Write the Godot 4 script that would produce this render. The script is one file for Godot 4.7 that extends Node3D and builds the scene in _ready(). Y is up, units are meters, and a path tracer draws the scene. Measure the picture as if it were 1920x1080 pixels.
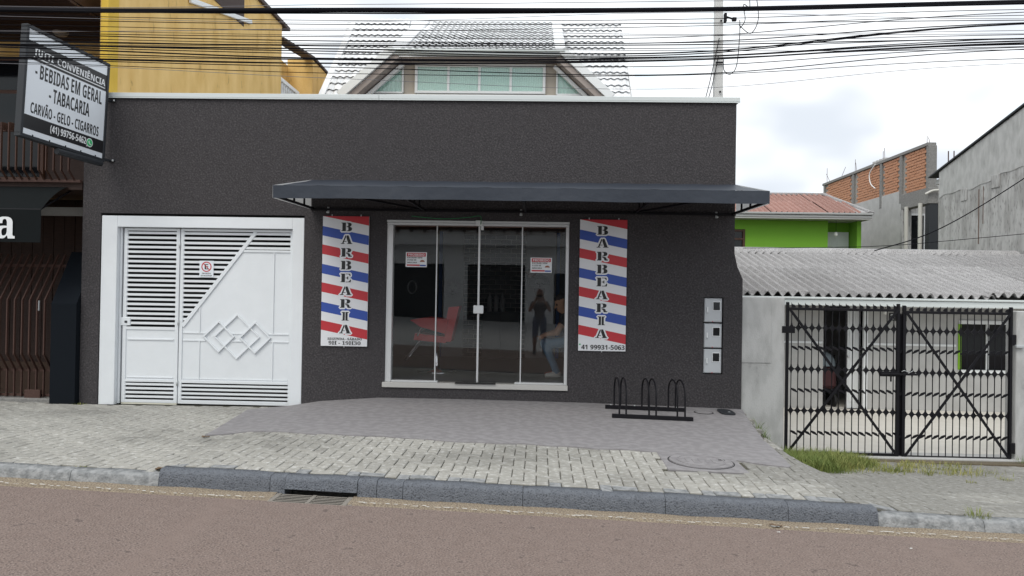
extends Node3D

var M := {}
var taken := {}
var org := {}
var boxes := {}
var rng := RandomNumberGenerator.new()
var serif: SystemFont
var sans: SystemFont


func _ready() -> void:
	rng.seed = 4711
	set_up_view()
	make_materials()
	build_road()
	build_pavement()
	build_ramp()
	build_kerb()
	build_shop()
	build_yellow_house()
	build_white_house()
	build_gate_wall()
	build_corrugated_house()
	build_green_house()
	build_brick_house()
	build_grey_house()
	build_opposite_side()
	build_white_gate()
	build_awning()
	build_posters()
	build_meters()
	build_hanging_sign()
	build_bars_fence()
	build_black_gate()
	build_bike_rack()
	build_covers()
	build_pole_and_cables()
	build_shop_contents()
	build_people()
	build_grass()
	build_bits()


# ------------------------------------------------------------ view and light
func set_up_view() -> void:
	var cam := Camera3D.new()
	cam.name = "camera"
	add_child(cam)
	cam.transform = Transform3D(Basis(Vector3(0.999279, 0.016499, -0.034207), Vector3(-0.016186, 0.999825, 0.00939), Vector3(0.034356, -0.00883, 0.999371)), Vector3(0, 1.6, 10.55))
	cam.fov = 39.843
	cam.near = 0.05
	cam.far = 600.0
	cam.current = true
	var env := Environment.new()
	env.background_mode = Environment.BG_SKY
	env.tonemap_mode = Environment.TONE_MAPPER_LINEAR
	env.tonemap_exposure = 1.12
	env.sdfgi_enabled = true
	env.ssao_enabled = true
	env.ssil_enabled = true
	var sky := Sky.new()
	var pan := PanoramaSkyMaterial.new()
	pan.panorama = sky_picture()
	sky.sky_material = pan
	env.sky = sky
	var we := WorldEnvironment.new()
	we.name = "environment"
	we.environment = env
	add_child(we)
	var sun := DirectionalLight3D.new()
	sun.name = "sun"
	sun.light_energy = 0.5
	sun.light_color = Color(1.0, 0.98, 0.94)
	sun.light_angular_distance = 36.0
	sun.shadow_enabled = true
	sun.rotation_degrees = Vector3(-52, -27, 0)
	add_child(sun)


func sky_picture() -> ImageTexture:
	# bright overcast: a white veil with soft blue-grey cloud undersides and thin openings
	var w := 768
	var h := 384
	var n := FastNoiseLite.new()
	n.seed = 21
	n.frequency = 1.9
	n.fractal_octaves = 5
	var im := Image.create(w, h, false, Image.FORMAT_RGBF)
	for j in h:
		var up := PI * (0.5 - (j + 0.5) / h)
		for i in w:
			var a := TAU * (i + 0.5) / w
			var d := Vector3(cos(up) * sin(a), sin(up), cos(up) * cos(a))
			var flat := d / (absf(d.y) + 0.32)
			var v := n.get_noise_3d(flat.x * 0.75, d.y * 2.4, flat.z * 0.75)
			var t := smoothstep(-0.22, 0.36, v)
			var o := smoothstep(-0.08, -0.4, v)
			var c := Color(1.14, 1.16, 1.18).lerp(Color(0.68, 0.74, 0.82), t * 0.9).lerp(Color(0.78, 0.93, 1.02), o * 0.8)
			im.set_pixel(i, j, c)
	return ImageTexture.create_from_image(im)


# ------------------------------------------------------------ materials
func lin(r: float, g: float, b: float) -> Color:
	return Color(r, g, b).linear_to_srgb()


func noise_bytes(size: int, sd: int, freq: float, octaves: int, kind := FastNoiseLite.TYPE_SIMPLEX_SMOOTH) -> PackedByteArray:
	var n := FastNoiseLite.new()
	n.noise_type = kind
	n.seed = sd
	n.frequency = freq
	n.fractal_octaves = octaves
	var im := n.get_seamless_image(size, size)
	im.convert(Image.FORMAT_L8)
	return im.get_data()


func pattern(size: int, a: PackedByteArray, b: PackedByteArray, look: Callable) -> ImageTexture:
	# every pixel's colour from two noise values; look gives a linear colour
	var lut := PackedInt32Array()
	lut.resize(64 * 64)
	for i in 64:
		for j in 64:
			var c: Color = look.call(i / 63.0, j / 63.0)
			c = c.linear_to_srgb()
			lut[i * 64 + j] = c.to_abgr32()
	var px := PackedInt32Array()
	px.resize(size * size)
	for i in size * size:
		px[i] = lut[((a[i] >> 2) << 6) | (b[i] >> 2)]
	return ImageTexture.create_from_image(Image.create_from_data(size, size, false, Image.FORMAT_RGBA8, px.to_byte_array()))


func grey_picture(size: int, a: PackedByteArray) -> ImageTexture:
	return ImageTexture.create_from_image(Image.create_from_data(size, size, false, Image.FORMAT_L8, a))


func mat(called: String, color: Color, rough := 0.8, metal := 0.0, spec := 0.5) -> StandardMaterial3D:
	var m := StandardMaterial3D.new()
	m.resource_name = called
	m.albedo_color = color
	m.roughness = rough
	m.metallic = metal
	m.metallic_specular = spec
	M[called] = m
	return m


func textured(called: String, tex: Texture2D, metres: float, rough := 0.85, bump: Texture2D = null, bump_cm := 0.0, stretch := Vector3.ONE) -> StandardMaterial3D:
	var m := mat(called, Color.WHITE, rough)
	m.albedo_texture = tex
	m.uv1_triplanar = true
	m.uv1_world_triplanar = true
	m.uv1_scale = stretch / metres
	m.uv1_triplanar_sharpness = 8.0
	if bump:
		m.heightmap_enabled = true
		m.heightmap_texture = bump
		m.heightmap_scale = bump_cm
	return m


func make_materials() -> void:
	serif = SystemFont.new()
	serif.font_names = PackedStringArray(["Droid Serif"])
	serif.font_weight = 700
	sans = SystemFont.new()
	sans.font_names = PackedStringArray(["Droid Sans"])
	sans.font_weight = 700
	var big := 1024
	var fine := noise_bytes(big, 3, 0.16, 3)
	var grit := noise_bytes(big, 5, 0.32, 2)
	var wide := noise_bytes(big, 7, 0.006, 4)
	var mid := noise_bytes(big, 9, 0.03, 4)
	var spots := noise_bytes(big, 19, 0.03, 4)
	var small_n := 512
	var sf := noise_bytes(small_n, 13, 0.2, 3)
	var sw := noise_bytes(small_n, 15, 0.012, 4)
	var sm := noise_bytes(small_n, 17, 0.05, 4)
	var fine_t := grey_picture(big, fine)
	var grit_t := grey_picture(big, grit)
	var sf_t := grey_picture(small_n, sf)
	# dark scratched plaster of the shop front
	textured("plaster", pattern(big, fine, mid, func(a, b):
		var base := Color(0.04, 0.0365, 0.0395).lerp(Color(0.051, 0.047, 0.0505), b)
		return base.lerp(Color(0.108, 0.098, 0.101), smoothstep(0.56, 0.82, a) * 0.5).lerp(Color(0.02, 0.018, 0.019), smoothstep(0.42, 0.16, a) * 0.6)), 5.0, 0.92, fine_t, 0.45)
	textured("asphalt", pattern(big, grit, spots, func(a, b):
		var base := Color(0.192, 0.142, 0.122).lerp(Color(0.228, 0.173, 0.15), b)
		base = base.lerp(Color(0.07, 0.05, 0.045), smoothstep(0.8, 0.88, b) * 0.6)
		return base.lerp(Color(0.4, 0.33, 0.295), smoothstep(0.66, 0.88, a) * 0.65).lerp(Color(0.05, 0.04, 0.037), smoothstep(0.42, 0.16, a) * 0.8)), 5.0, 0.9, grit_t, 1.0)
	textured("paver", pattern(big, fine, mid, func(a, b):
		var base := Color(0.36, 0.348, 0.318).lerp(Color(0.43, 0.418, 0.39), smoothstep(0.2, 0.7, b)).lerp(Color(0.64, 0.635, 0.62), smoothstep(0.6, 0.84, b) * 0.8)
		return base.lerp(Color(0.2, 0.19, 0.17), smoothstep(0.35, 0.1, a) * 0.45)), 2.3, 0.92, fine_t, 0.25)
	textured("joint_soil", pattern(small_n, sf, sm, func(a, b):
		return Color(0.05, 0.046, 0.036).lerp(Color(0.13, 0.118, 0.092), a).lerp(Color(0.04, 0.05, 0.018), smoothstep(0.55, 0.8, b) * 0.6)), 1.1, 0.95, sf_t, 0.5)
	textured("ramp_paint", pattern(big, grit, mid, func(a, b):
		var base := Color(0.228, 0.216, 0.222).lerp(Color(0.28, 0.268, 0.274), smoothstep(0.25, 0.75, b))
		return base.lerp(Color(0.36, 0.35, 0.35), smoothstep(0.86, 0.97, b) * 0.6).lerp(Color(0.14, 0.13, 0.13), smoothstep(0.25, 0.05, a) * 0.4)), 4.1, 0.8)
	textured("kerb_paint", pattern(small_n, sf, sm, func(a, b):
		var base := Color(0.1, 0.11, 0.13).lerp(Color(0.15, 0.162, 0.185), b)
		return base.lerp(Color(0.02, 0.021, 0.024), smoothstep(0.36, 0.2, a) * 0.85).lerp(Color(0.36, 0.37, 0.39), smoothstep(0.8, 0.95, a) * 0.45)), 1.7, 0.8, sf_t, 0.9)
	textured("kerb_concrete", pattern(small_n, sf, sm, func(a, b):
		var base := Color(0.22, 0.226, 0.23).lerp(Color(0.32, 0.325, 0.33), smoothstep(0.3, 0.75, b))
		return base.lerp(Color(0.1, 0.105, 0.115), smoothstep(0.3, 0.1, b) * 0.45 + smoothstep(0.36, 0.12, a) * 0.4)), 2.2, 0.92, sf_t, 0.7)
	textured("gutter_sand", pattern(small_n, sf, sm, func(a, b):
		var base := Color(0.2, 0.15, 0.11).lerp(Color(0.42, 0.34, 0.24), smoothstep(0.3, 0.7, b))
		return base.lerp(Color(0.62, 0.57, 0.48), smoothstep(0.62, 0.85, a) * 0.8).lerp(Color(0.1, 0.08, 0.06), smoothstep(0.35, 0.1, a) * 0.7)), 0.5, 0.95, sf_t, 0.8)
	textured("old_concrete", pattern(small_n, sf, sw, func(a, b):
		var base := Color(0.4, 0.4, 0.395).lerp(Color(0.49, 0.49, 0.485), smoothstep(0.2, 0.8, b))
		return base.lerp(Color(0.25, 0.25, 0.245), smoothstep(0.22, 0.02, b) * 0.5).lerp(Color(0.27, 0.27, 0.27), smoothstep(0.3, 0.1, a) * 0.4)), 2.4, 0.9, sf_t, 0.2, Vector3(1.6, 0.7, 1.6))
	textured("stained_render", pattern(small_n, sm, sw, func(a, b):
		var base := Color(0.34, 0.335, 0.33).lerp(Color(0.47, 0.465, 0.46), smoothstep(0.25, 0.7, b))
		return base.lerp(Color(0.13, 0.128, 0.125), smoothstep(0.4, 0.12, a) * 0.65).lerp(Color(0.5, 0.5, 0.5), smoothstep(0.75, 0.95, a) * 0.3)), 5.0, 0.93, sf_t, 0.3, Vector3(2.6, 0.7, 2.6))
	textured("raw_concrete", pattern(small_n, sf, sm, func(a, b):
		return Color(0.17, 0.165, 0.16).lerp(Color(0.27, 0.265, 0.255), b).lerp(Color(0.09, 0.088, 0.085), smoothstep(0.38, 0.1, a) * 0.6)), 2.0, 0.93, sf_t, 0.3)
	textured("pale_render", pattern(small_n, sf, sw, func(a, b):
		return Color(0.39, 0.387, 0.38).lerp(Color(0.48, 0.477, 0.47), b).lerp(Color(0.3, 0.3, 0.29), smoothstep(0.3, 0.1, a) * 0.4)), 3.0, 0.9, sf_t, 0.15)
	textured("yellow_paint", pattern(small_n, sm, sw, func(a, b):
		var base := Color(0.66, 0.42, 0.13).lerp(Color(0.8, 0.56, 0.23), b)
		return base.lerp(Color(0.2, 0.14, 0.05), smoothstep(0.36, 0.1, a) * smoothstep(0.5, 0.25, b) * 0.45)), 4.0, 0.88, sf_t, 0.3, Vector3(1.3, 0.6, 1.3))
	textured("yellow_clean", pattern(small_n, sf, sw, func(a, b):
		return Color(0.62, 0.4, 0.045).lerp(Color(0.74, 0.5, 0.08), b)), 3.0, 0.85, sf_t, 0.1)
	textured("fibre_cement", pattern(small_n, sf, sw, func(a, b):
		var base := Color(0.36, 0.352, 0.355).lerp(Color(0.48, 0.472, 0.477), b)
		return base.lerp(Color(0.07, 0.065, 0.066), smoothstep(0.5, 0.26, a) * 0.8)), 2.6, 0.95)
	textured("red_sheet", pattern(small_n, sf, sm, func(a, b):
		var base := Color(0.31, 0.15, 0.12).lerp(Color(0.44, 0.28, 0.245), smoothstep(0.3, 0.7, b))
		return base.lerp(Color(0.13, 0.07, 0.06), smoothstep(0.42, 0.15, a) * 0.6)), 1.3, 0.92)
	textured("brick_clay", pattern(small_n, sf, sm, func(a, b):
		return Color(0.42, 0.19, 0.105).lerp(Color(0.54, 0.295, 0.18), smoothstep(0.2, 0.8, b)).lerp(Color(0.28, 0.1, 0.05), smoothstep(0.35, 0.1, a) * 0.5)), 0.9, 0.93, sf_t, 0.3)
	textured("mortar", pattern(small_n, sf, sm, func(a, b):
		return Color(0.24, 0.22, 0.2).lerp(Color(0.4, 0.37, 0.33), a * 0.6 + b * 0.4)), 0.8, 0.95, sf_t, 0.3)
	textured("white_paint", pattern(small_n, sf, sw, func(a, b):
		return Color(0.72, 0.75, 0.78).lerp(Color(0.75, 0.78, 0.81), b).lerp(Color(0.66, 0.67, 0.66), smoothstep(0.2, 0.05, a) * 0.5)), 1.7, 0.42)
	textured("white_tile", pattern(small_n, sf, sm, func(a, b):
		return Color(0.82, 0.83, 0.85).lerp(Color(0.87, 0.88, 0.89), b)), 1.6, 0.4)
	textured("awning_cloth", pattern(small_n, sf, sm, func(a, b):
		return Color(0.022, 0.029, 0.043).lerp(Color(0.027, 0.035, 0.051), b * 0.7 + a * 0.3)), 1.5, 0.5, grey_picture(small_n, sw), 0.4)
	textured("brown_wood", pattern(small_n, sf, sm, func(a, b):
		return Color(0.028, 0.013, 0.009).lerp(Color(0.05, 0.024, 0.017), b).lerp(Color(0.02, 0.01, 0.008), smoothstep(0.4, 0.1, a) * 0.5)), 1.2, 0.7, sf_t, 0.1, Vector3(0.3, 2.0, 2.0))
	textured("rust_paint", pattern(small_n, sf, sm, func(a, b):
		return Color(0.05, 0.021, 0.015).lerp(Color(0.085, 0.042, 0.032), b).lerp(Color(0.04, 0.02, 0.015), smoothstep(0.35, 0.1, a) * 0.5)), 0.8, 0.7)
	textured("floor_tile", pattern(small_n, sf, sw, func(a, b):
		return Color(0.58, 0.55, 0.49).lerp(Color(0.68, 0.65, 0.6), b * 0.7 + a * 0.3)), 2.0, 0.55)
	textured("pole_concrete", pattern(small_n, sf, sm, func(a, b):
		return Color(0.5, 0.5, 0.49).lerp(Color(0.66, 0.66, 0.65), b).lerp(Color(0.3, 0.3, 0.3), smoothstep(0.35, 0.1, a) * 0.5)), 0.9, 0.9, sf_t, 0.2)
	textured("grate_iron", pattern(small_n, sf, sm, func(a, b):
		return Color(0.16, 0.145, 0.13).lerp(Color(0.3, 0.275, 0.24), b).lerp(Color(0.1, 0.07, 0.05), smoothstep(0.4, 0.1, a) * 0.7)), 0.4, 0.75)
	textured("earth", pattern(small_n, sf, sm, func(a, b):
		return Color(0.09, 0.07, 0.05).lerp(Color(0.18, 0.14, 0.1), a).lerp(Color(0.07, 0.08, 0.03), b * 0.4)), 3.0, 0.95)
	mat("cap_metal", lin(0.62, 0.66, 0.66), 0.4)
	mat("white_metal", lin(0.74, 0.76, 0.77), 0.35)
	mat("aluminium", lin(0.66, 0.67, 0.68), 0.35, 0.3)
	mat("dark_void", lin(0.02, 0.02, 0.022), 0.9)
	mat("black_metal", lin(0.009, 0.0085, 0.011), 0.5, 0.0, 0.3)
	mat("dark_paint", lin(0.018, 0.021, 0.026), 0.6)
	mat("pillar_paint", lin(0.009, 0.0115, 0.0155), 0.85, 0.0, 0.2)
	mat("dark_canopy", lin(0.009, 0.011, 0.012), 0.8, 0.0, 0.2)
	mat("yellowed_paint", lin(0.66, 0.65, 0.55), 0.5)
	var side := mat("side_cloth", lin(0.4, 0.42, 0.44), 0.8)
	side.backlight_enabled = true
	side.backlight = Color(0.9, 0.9, 0.9)
	mat("sign_white", lin(0.74, 0.78, 0.83), 0.4)
	mat("print_black", lin(0.012, 0.012, 0.014), 0.45)
	mat("print_white", lin(0.76, 0.78, 0.8), 0.45)
	mat("poster_white", lin(0.74, 0.75, 0.78), 0.45)
	mat("print_red", lin(0.5, 0.028, 0.04), 0.45)
	mat("print_blue", lin(0.028, 0.075, 0.36), 0.45)
	mat("print_green", lin(0.05, 0.5, 0.18), 0.45)
	mat("print_brown", lin(0.3, 0.1, 0.05), 0.5)
	mat("chrome", lin(0.7, 0.7, 0.72), 0.15, 1.0)
	mat("zinc", lin(0.52, 0.54, 0.55), 0.4, 0.4)
	mat("red_vinyl", lin(0.55, 0.022, 0.025), 0.32)
	mat("beige_paint", lin(0.46, 0.41, 0.35), 0.8)
	mat("soffit_brown", lin(0.33, 0.285, 0.265), 0.8)
	mat("curtain", lin(0.48, 0.64, 0.59), 0.85)
	mat("green_paint", lin(0.175, 0.41, 0.03), 0.8)
	mat("green_trim", lin(0.22, 0.46, 0.02), 0.8)
	mat("gutter_metal", lin(0.36, 0.365, 0.36), 0.5)
	mat("pipe_plastic", lin(0.52, 0.51, 0.47), 0.5)
	mat("black_rubber", lin(0.015, 0.015, 0.016), 0.85)
	mat("cable_black", lin(0.008, 0.008, 0.011), 0.8, 0.0, 0.2)
	mat("cable_grey", lin(0.2, 0.2, 0.22), 0.7, 0.0, 0.3)
	mat("window_brown", lin(0.09, 0.04, 0.025), 0.6)
	mat("dark_glass", lin(0.006, 0.007, 0.009), 0.06, 0.0, 0.4)
	mat("meter_grey", lin(0.5, 0.52, 0.545), 0.5)
	mat("blue_paint", lin(0.02, 0.09, 0.3), 0.6)
	mat("room_wall", lin(0.42, 0.42, 0.43), 0.85)
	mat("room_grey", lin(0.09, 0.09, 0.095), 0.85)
	mat("black_lacquer", lin(0.012, 0.012, 0.013), 0.5)
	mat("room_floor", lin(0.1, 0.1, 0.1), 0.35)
	mat("grey_brick", lin(0.09, 0.09, 0.092), 0.9)
	mat("sill_stone", lin(0.5, 0.49, 0.47), 0.4)
	mat("bulb_glass", lin(0.75, 0.75, 0.72), 0.3)
	mat("bag_cloth", lin(0.16, 0.19, 0.21), 0.85)
	mat("burgundy_cloth", lin(0.06, 0.02, 0.022), 0.85)
	mat("terracotta", lin(0.3, 0.13, 0.08), 0.85)
	mat("rust_mark", lin(0.15, 0.1, 0.08), 0.9)
	mat("plinth_brick", lin(0.085, 0.052, 0.038), 0.9)
	mat("leaf_dry", lin(0.13, 0.085, 0.05), 0.9)
	mat("paper_white", lin(0.7, 0.7, 0.68), 0.8)
	mat("green_string", lin(0.02, 0.2, 0.07), 0.7)
	var body := mat("figure", Color.WHITE, 0.75)
	body.vertex_color_use_as_albedo = true
	var g := mat("grass_blade", Color.WHITE, 0.75)
	g.vertex_color_use_as_albedo = true
	g.backlight_enabled = true
	g.backlight = Color(0.25, 0.35, 0.08)
	var pane := mat("pane_glass", Color(0.02, 0.045, 0.045, 0.09), 0.0)
	pane.transparency = BaseMaterial3D.TRANSPARENCY_ALPHA
	var win := mat("window_glass", Color(0.7, 0.9, 0.85, 0.12), 0.0)
	win.transparency = BaseMaterial3D.TRANSPARENCY_ALPHA
	for k in 3:
		for e in ["fibre_cement", "red_sheet", "white_tile"]:
			var tone: StandardMaterial3D = M[e].duplicate()
			tone.albedo_color = lin(1, 1, 1) * [1.0, 0.96, 0.92][k]
			tone.albedo_color.a = 1.0
			tone.uv1_offset = Vector3(0.37, 0.21, 0.53) * k
			M["%s_%d" % [e, k]] = tone
	var pt: StandardMaterial3D = M["paver"].duplicate()
	pt.vertex_color_use_as_albedo = true
	M["paver_tinted"] = pt


# ------------------------------------------------------------ shapes
func tool_new(flat := true) -> SurfaceTool:
	var st := SurfaceTool.new()
	st.begin(Mesh.PRIMITIVE_TRIANGLES)
	st.set_smooth_group(-1 if flat else 0)
	return st


func tri(st: SurfaceTool, a: Vector3, b: Vector3, c: Vector3, out: Vector3) -> void:
	if (b - a).cross(c - a).dot(out) < 0.0:
		var k := b
		b = c
		c = k
	st.add_vertex(a)
	st.add_vertex(c)
	st.add_vertex(b)


func quad(st: SurfaceTool, a: Vector3, b: Vector3, c: Vector3, d: Vector3, out: Vector3) -> void:
	tri(st, a, b, c, out)
	tri(st, a, c, d, out)


func box(st: SurfaceTool, c: Vector3, s: Vector3, bevel := 0.0, bas := Basis()) -> void:
	var h := s * 0.5
	var e := [bas.x, bas.y, bas.z]
	for ax in 3:
		var u := (ax + 1) % 3
		var v := (ax + 2) % 3
		for sg in [-1.0, 1.0]:
			var o: Vector3 = c + e[ax] * h[ax] * sg
			var du: Vector3 = e[u] * (h[u] - bevel)
			var dv: Vector3 = e[v] * (h[v] - bevel)
			quad(st, o - du - dv, o + du - dv, o + du + dv, o - du + dv, e[ax] * sg)
			if bevel > 0.0:
				for tg in [-1.0, 1.0]:
					var p: Vector3 = c + e[ax] * h[ax] * sg + e[u] * (h[u] - bevel) * tg
					var q: Vector3 = c + e[ax] * (h[ax] - bevel) * sg + e[u] * h[u] * tg
					quad(st, p - dv, p + dv, q + dv, q - dv, e[ax] * sg + e[u] * tg)
	if bevel > 0.0:
		for sx in [-1.0, 1.0]:
			for sy in [-1.0, 1.0]:
				for sz in [-1.0, 1.0]:
					var k := Vector3(h.x * sx, h.y * sy, h.z * sz)
					var i := Vector3(bevel * sx, bevel * sy, bevel * sz)
					tri(st, c + bas * (k - Vector3(0, i.y, i.z)), c + bas * (k - Vector3(i.x, 0, i.z)), c + bas * (k - Vector3(i.x, i.y, 0)), bas * k)


func span(st: SurfaceTool, lo: Vector3, hi: Vector3, bevel := 0.0) -> void:
	box(st, (lo + hi) * 0.5, (hi - lo).abs(), bevel)


func bar(st: SurfaceTool, a: Vector3, b: Vector3, w: float, d: float, side := Vector3.BACK, bevel := 0.0) -> void:
	# a straight bar from a to b; d is its thickness along side, w across
	var y := (b - a).normalized()
	var x := y.cross(side).normalized()
	box(st, (a + b) * 0.5, Vector3(w, (b - a).length(), d), bevel, Basis(x, y, x.cross(y)))


func tube(st: SurfaceTool, pts: Array, r: float, sides := 6) -> void:
	st.set_smooth_group(0)
	var rings := []
	var up := Vector3.UP
	for i in pts.size():
		var t: Vector3 = (pts[mini(i + 1, pts.size() - 1)] - pts[maxi(i - 1, 0)]).normalized()
		if absf(t.dot(up)) > 0.95:
			up = Vector3.BACK if absf(t.z) < 0.9 else Vector3.RIGHT
		var x := up.cross(t).normalized()
		var y := t.cross(x)
		up = y
		var ring := []
		for k in sides:
			var a := TAU * k / sides
			ring.append(pts[i] + (x * cos(a) + y * sin(a)) * r)
		rings.append(ring)
	for i in rings.size() - 1:
		for k in sides:
			var n := (k + 1) % sides
			quad(st, rings[i][k], rings[i][n], rings[i + 1][n], rings[i + 1][k], rings[i][k] + rings[i][n] - pts[i] * 2.0)
	st.set_smooth_group(-1)
	for e in [[0, -1], [rings.size() - 1, 1]]:
		var at: int = e[0]
		var o: Vector3 = (pts[1] - pts[0]) * -1.0 if at == 0 else pts[at] - pts[at - 1]
		for k in range(1, sides - 1):
			tri(st, rings[at][0], rings[at][k], rings[at][k + 1], o)


func curve(pts: Array, n: int) -> Array:
	var out := []
	for i in pts.size() - 1:
		var p0: Vector3 = pts[maxi(i - 1, 0)]
		var p3: Vector3 = pts[mini(i + 2, pts.size() - 1)]
		for k in n:
			out.append(pts[i].cubic_interpolate(pts[i + 1], p0, p3, float(k) / n))
	out.append(pts[-1])
	return out


func plate(st: SurfaceTool, poly: PackedVector2Array, depth: float, xf := Transform3D(), backed := true) -> void:
	# a flat outline in x and y, its front at z = depth
	if Geometry2D.is_polygon_clockwise(poly):
		poly.reverse()
	var idx := Geometry2D.triangulate_polygon(poly)
	var zf := Vector3(0, 0, depth)
	var n := xf.basis.z
	for i in range(0, idx.size(), 3):
		var a := Vector3(poly[idx[i]].x, poly[idx[i]].y, 0)
		var b := Vector3(poly[idx[i + 1]].x, poly[idx[i + 1]].y, 0)
		var c := Vector3(poly[idx[i + 2]].x, poly[idx[i + 2]].y, 0)
		tri(st, xf * (a + zf), xf * (b + zf), xf * (c + zf), n)
		if backed:
			tri(st, xf * a, xf * b, xf * c, -n)
	for i in poly.size():
		var p := poly[i]
		var q := poly[(i + 1) % poly.size()]
		var o := xf.basis * Vector3(q.y - p.y, p.x - q.x, 0)
		quad(st, xf * Vector3(p.x, p.y, 0), xf * Vector3(q.x, q.y, 0), xf * Vector3(q.x, q.y, depth), xf * Vector3(p.x, p.y, depth), o)


func lathe(st: SurfaceTool, prof: Array, at: Vector3, sides := 16, flat := false) -> void:
	st.set_smooth_group(-1 if flat else 0)
	for i in prof.size() - 1:
		var a: Vector2 = prof[i]
		var b: Vector2 = prof[i + 1]
		for k in sides:
			var t0 := TAU * k / sides
			var t1 := TAU * (k + 1) / sides
			var d0 := Vector3(cos(t0), 0, sin(t0))
			var d1 := Vector3(cos(t1), 0, sin(t1))
			var nrm := (d0 + d1) * (b.y - a.y) * 0.5 + Vector3.UP * (a.x - b.x)
			var p := [at + d0 * a.x + Vector3.UP * a.y, at + d1 * a.x + Vector3.UP * a.y, at + d1 * b.x + Vector3.UP * b.y, at + d0 * b.x + Vector3.UP * b.y]
			if a.x > 0.0001:
				tri(st, p[0], p[1], p[2], nrm)
			if b.x > 0.0001:
				tri(st, p[0], p[2], p[3], nrm)
	st.set_smooth_group(-1)


func holed(st: SurfaceTool, lo: Vector2, hi: Vector2, z0: float, z1: float, holes: Array) -> void:
	# a wall across x and y from depth z0 to z1 with rectangular openings and their reveals
	var xs := [lo.x, hi.x]
	var ys := [lo.y, hi.y]
	for r: Rect2 in holes:
		xs += [r.position.x, r.end.x]
		ys += [r.position.y, r.end.y]
	xs.sort()
	ys.sort()
	for i in xs.size() - 1:
		for j in ys.size() - 1:
			if xs[i + 1] - xs[i] < 0.0005 or ys[j + 1] - ys[j] < 0.0005:
				continue
			var c := Vector2((xs[i] + xs[i + 1]) * 0.5, (ys[j] + ys[j + 1]) * 0.5)
			if holes.any(func(r): return r.has_point(c)):
				continue
			for z in [z0, z1]:
				quad(st, Vector3(xs[i], ys[j], z), Vector3(xs[i + 1], ys[j], z), Vector3(xs[i + 1], ys[j + 1], z), Vector3(xs[i], ys[j + 1], z), Vector3(0, 0, 1 if z == maxf(z0, z1) else -1))
	var rims := [[Rect2(lo, hi - lo), 1.0]]
	for r in holes:
		rims.append([r, -1.0])
	for e in rims:
		var r: Rect2 = e[0]
		var s: float = e[1]
		var a := r.position
		var b := r.end
		for k in [[Vector2(a.x, a.y), Vector2(a.x, b.y), Vector3.LEFT], [Vector2(b.x, a.y), Vector2(b.x, b.y), Vector3.RIGHT], [Vector2(a.x, a.y), Vector2(b.x, a.y), Vector3.DOWN], [Vector2(a.x, b.y), Vector2(b.x, b.y), Vector3.UP]]:
			var p: Vector2 = k[0]
			var q: Vector2 = k[1]
			quad(st, Vector3(p.x, p.y, z0), Vector3(q.x, q.y, z0), Vector3(q.x, q.y, z1), Vector3(p.x, p.y, z1), k[2] * s)


# ------------------------------------------------------------ nodes
func numbered(parent: Node, called: String) -> String:
	var key := "%d/%s" % [parent.get_instance_id(), called]
	taken[key] = taken.get(key, -1) + 1
	return called if taken[key] == 0 else "%s_%03d" % [called, taken[key]]


func origin(n: Node) -> Vector3:
	return org.get(n, Vector3.ZERO)


func tag(o: Node, label: String, category: String, group := "") -> Node:
	o.set_meta("label", label)
	o.set_meta("category", category)
	if group:
		o.set_meta("group", group)
	return o


func thing(called: String, at: Vector3, label: String, category: String, group := "") -> Node3D:
	var o := Node3D.new()
	o.name = numbered(self, called)
	add_child(o)
	o.position = at
	org[o] = at
	tag(o, label, category, group)
	return o


func add(st: SurfaceTool, called: String, m: String, parent: Node = self) -> MeshInstance3D:
	# a mesh given in world metres
	st.generate_normals()
	var mi := MeshInstance3D.new()
	mi.mesh = st.commit()
	return put(mi, called, m, parent, Vector3.ZERO)


func put(mi: MeshInstance3D, called: String, m: String, parent: Node, at: Vector3, bas := Basis()) -> MeshInstance3D:
	mi.name = numbered(parent, called)
	if m:
		mi.material_override = M[m]
	parent.add_child(mi, true)
	mi.transform = Transform3D(bas, at - origin(parent))
	org[mi] = at
	return mi


func piece(called: String, m: String, parent: Node, at: Vector3, size: Vector3, bevel := 0.0, bas := Basis()) -> MeshInstance3D:
	# a box whose mesh is shared with all pieces of its size
	var key := [size.snappedf(0.0005), bevel]
	if not boxes.has(key):
		var st := tool_new()
		box(st, Vector3.ZERO, size, bevel)
		st.generate_normals()
		boxes[key] = st.commit()
	var mi := MeshInstance3D.new()
	mi.mesh = boxes[key]
	return put(mi, called, m, parent, at, bas)


func block(called: String, m: String, parent: Node, lo: Vector3, hi: Vector3, bevel := 0.0) -> MeshInstance3D:
	return piece(called, m, parent, (lo + hi) * 0.5, (hi - lo).abs(), bevel)


func words(s: String, m: String, parent: Node, at: Vector3, width: float, height: float, font: Font, bas := Basis(), depth := 0.002, called := "lettering") -> MeshInstance3D:
	var t := TextMesh.new()
	t.text = s
	t.font = font
	t.font_size = 48
	t.pixel_size = 0.01
	t.depth = 0.05
	t.curve_step = 1.5
	var b := t.get_aabb()
	var sc := Vector3(width / b.size.x, height / b.size.y, depth / 0.05)
	var bb := bas * Basis.from_scale(sc)
	var mi := MeshInstance3D.new()
	mi.mesh = t
	return put(mi, called, m, parent, at - bb * (b.position + b.size * 0.5), bb)


func setting(o: Node) -> Node:
	o.set_meta("kind", "structure")
	return o


# ------------------------------------------------------------ ground
const FX := [-14.0, -6.0, -3.4, -2.1, 0.0, 2.0, 2.7, 14.0]
const FY := [0.15, 0.03, 0.05, 0.17, 0.19, 0.15, 0.12, 0.12]
const GX := [2.6, 6.5, 14.0]
const GY := [-0.46, -0.5, -0.6]
const KERB_FRONT := 4.5
const KERB_BACK := 4.36


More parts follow.
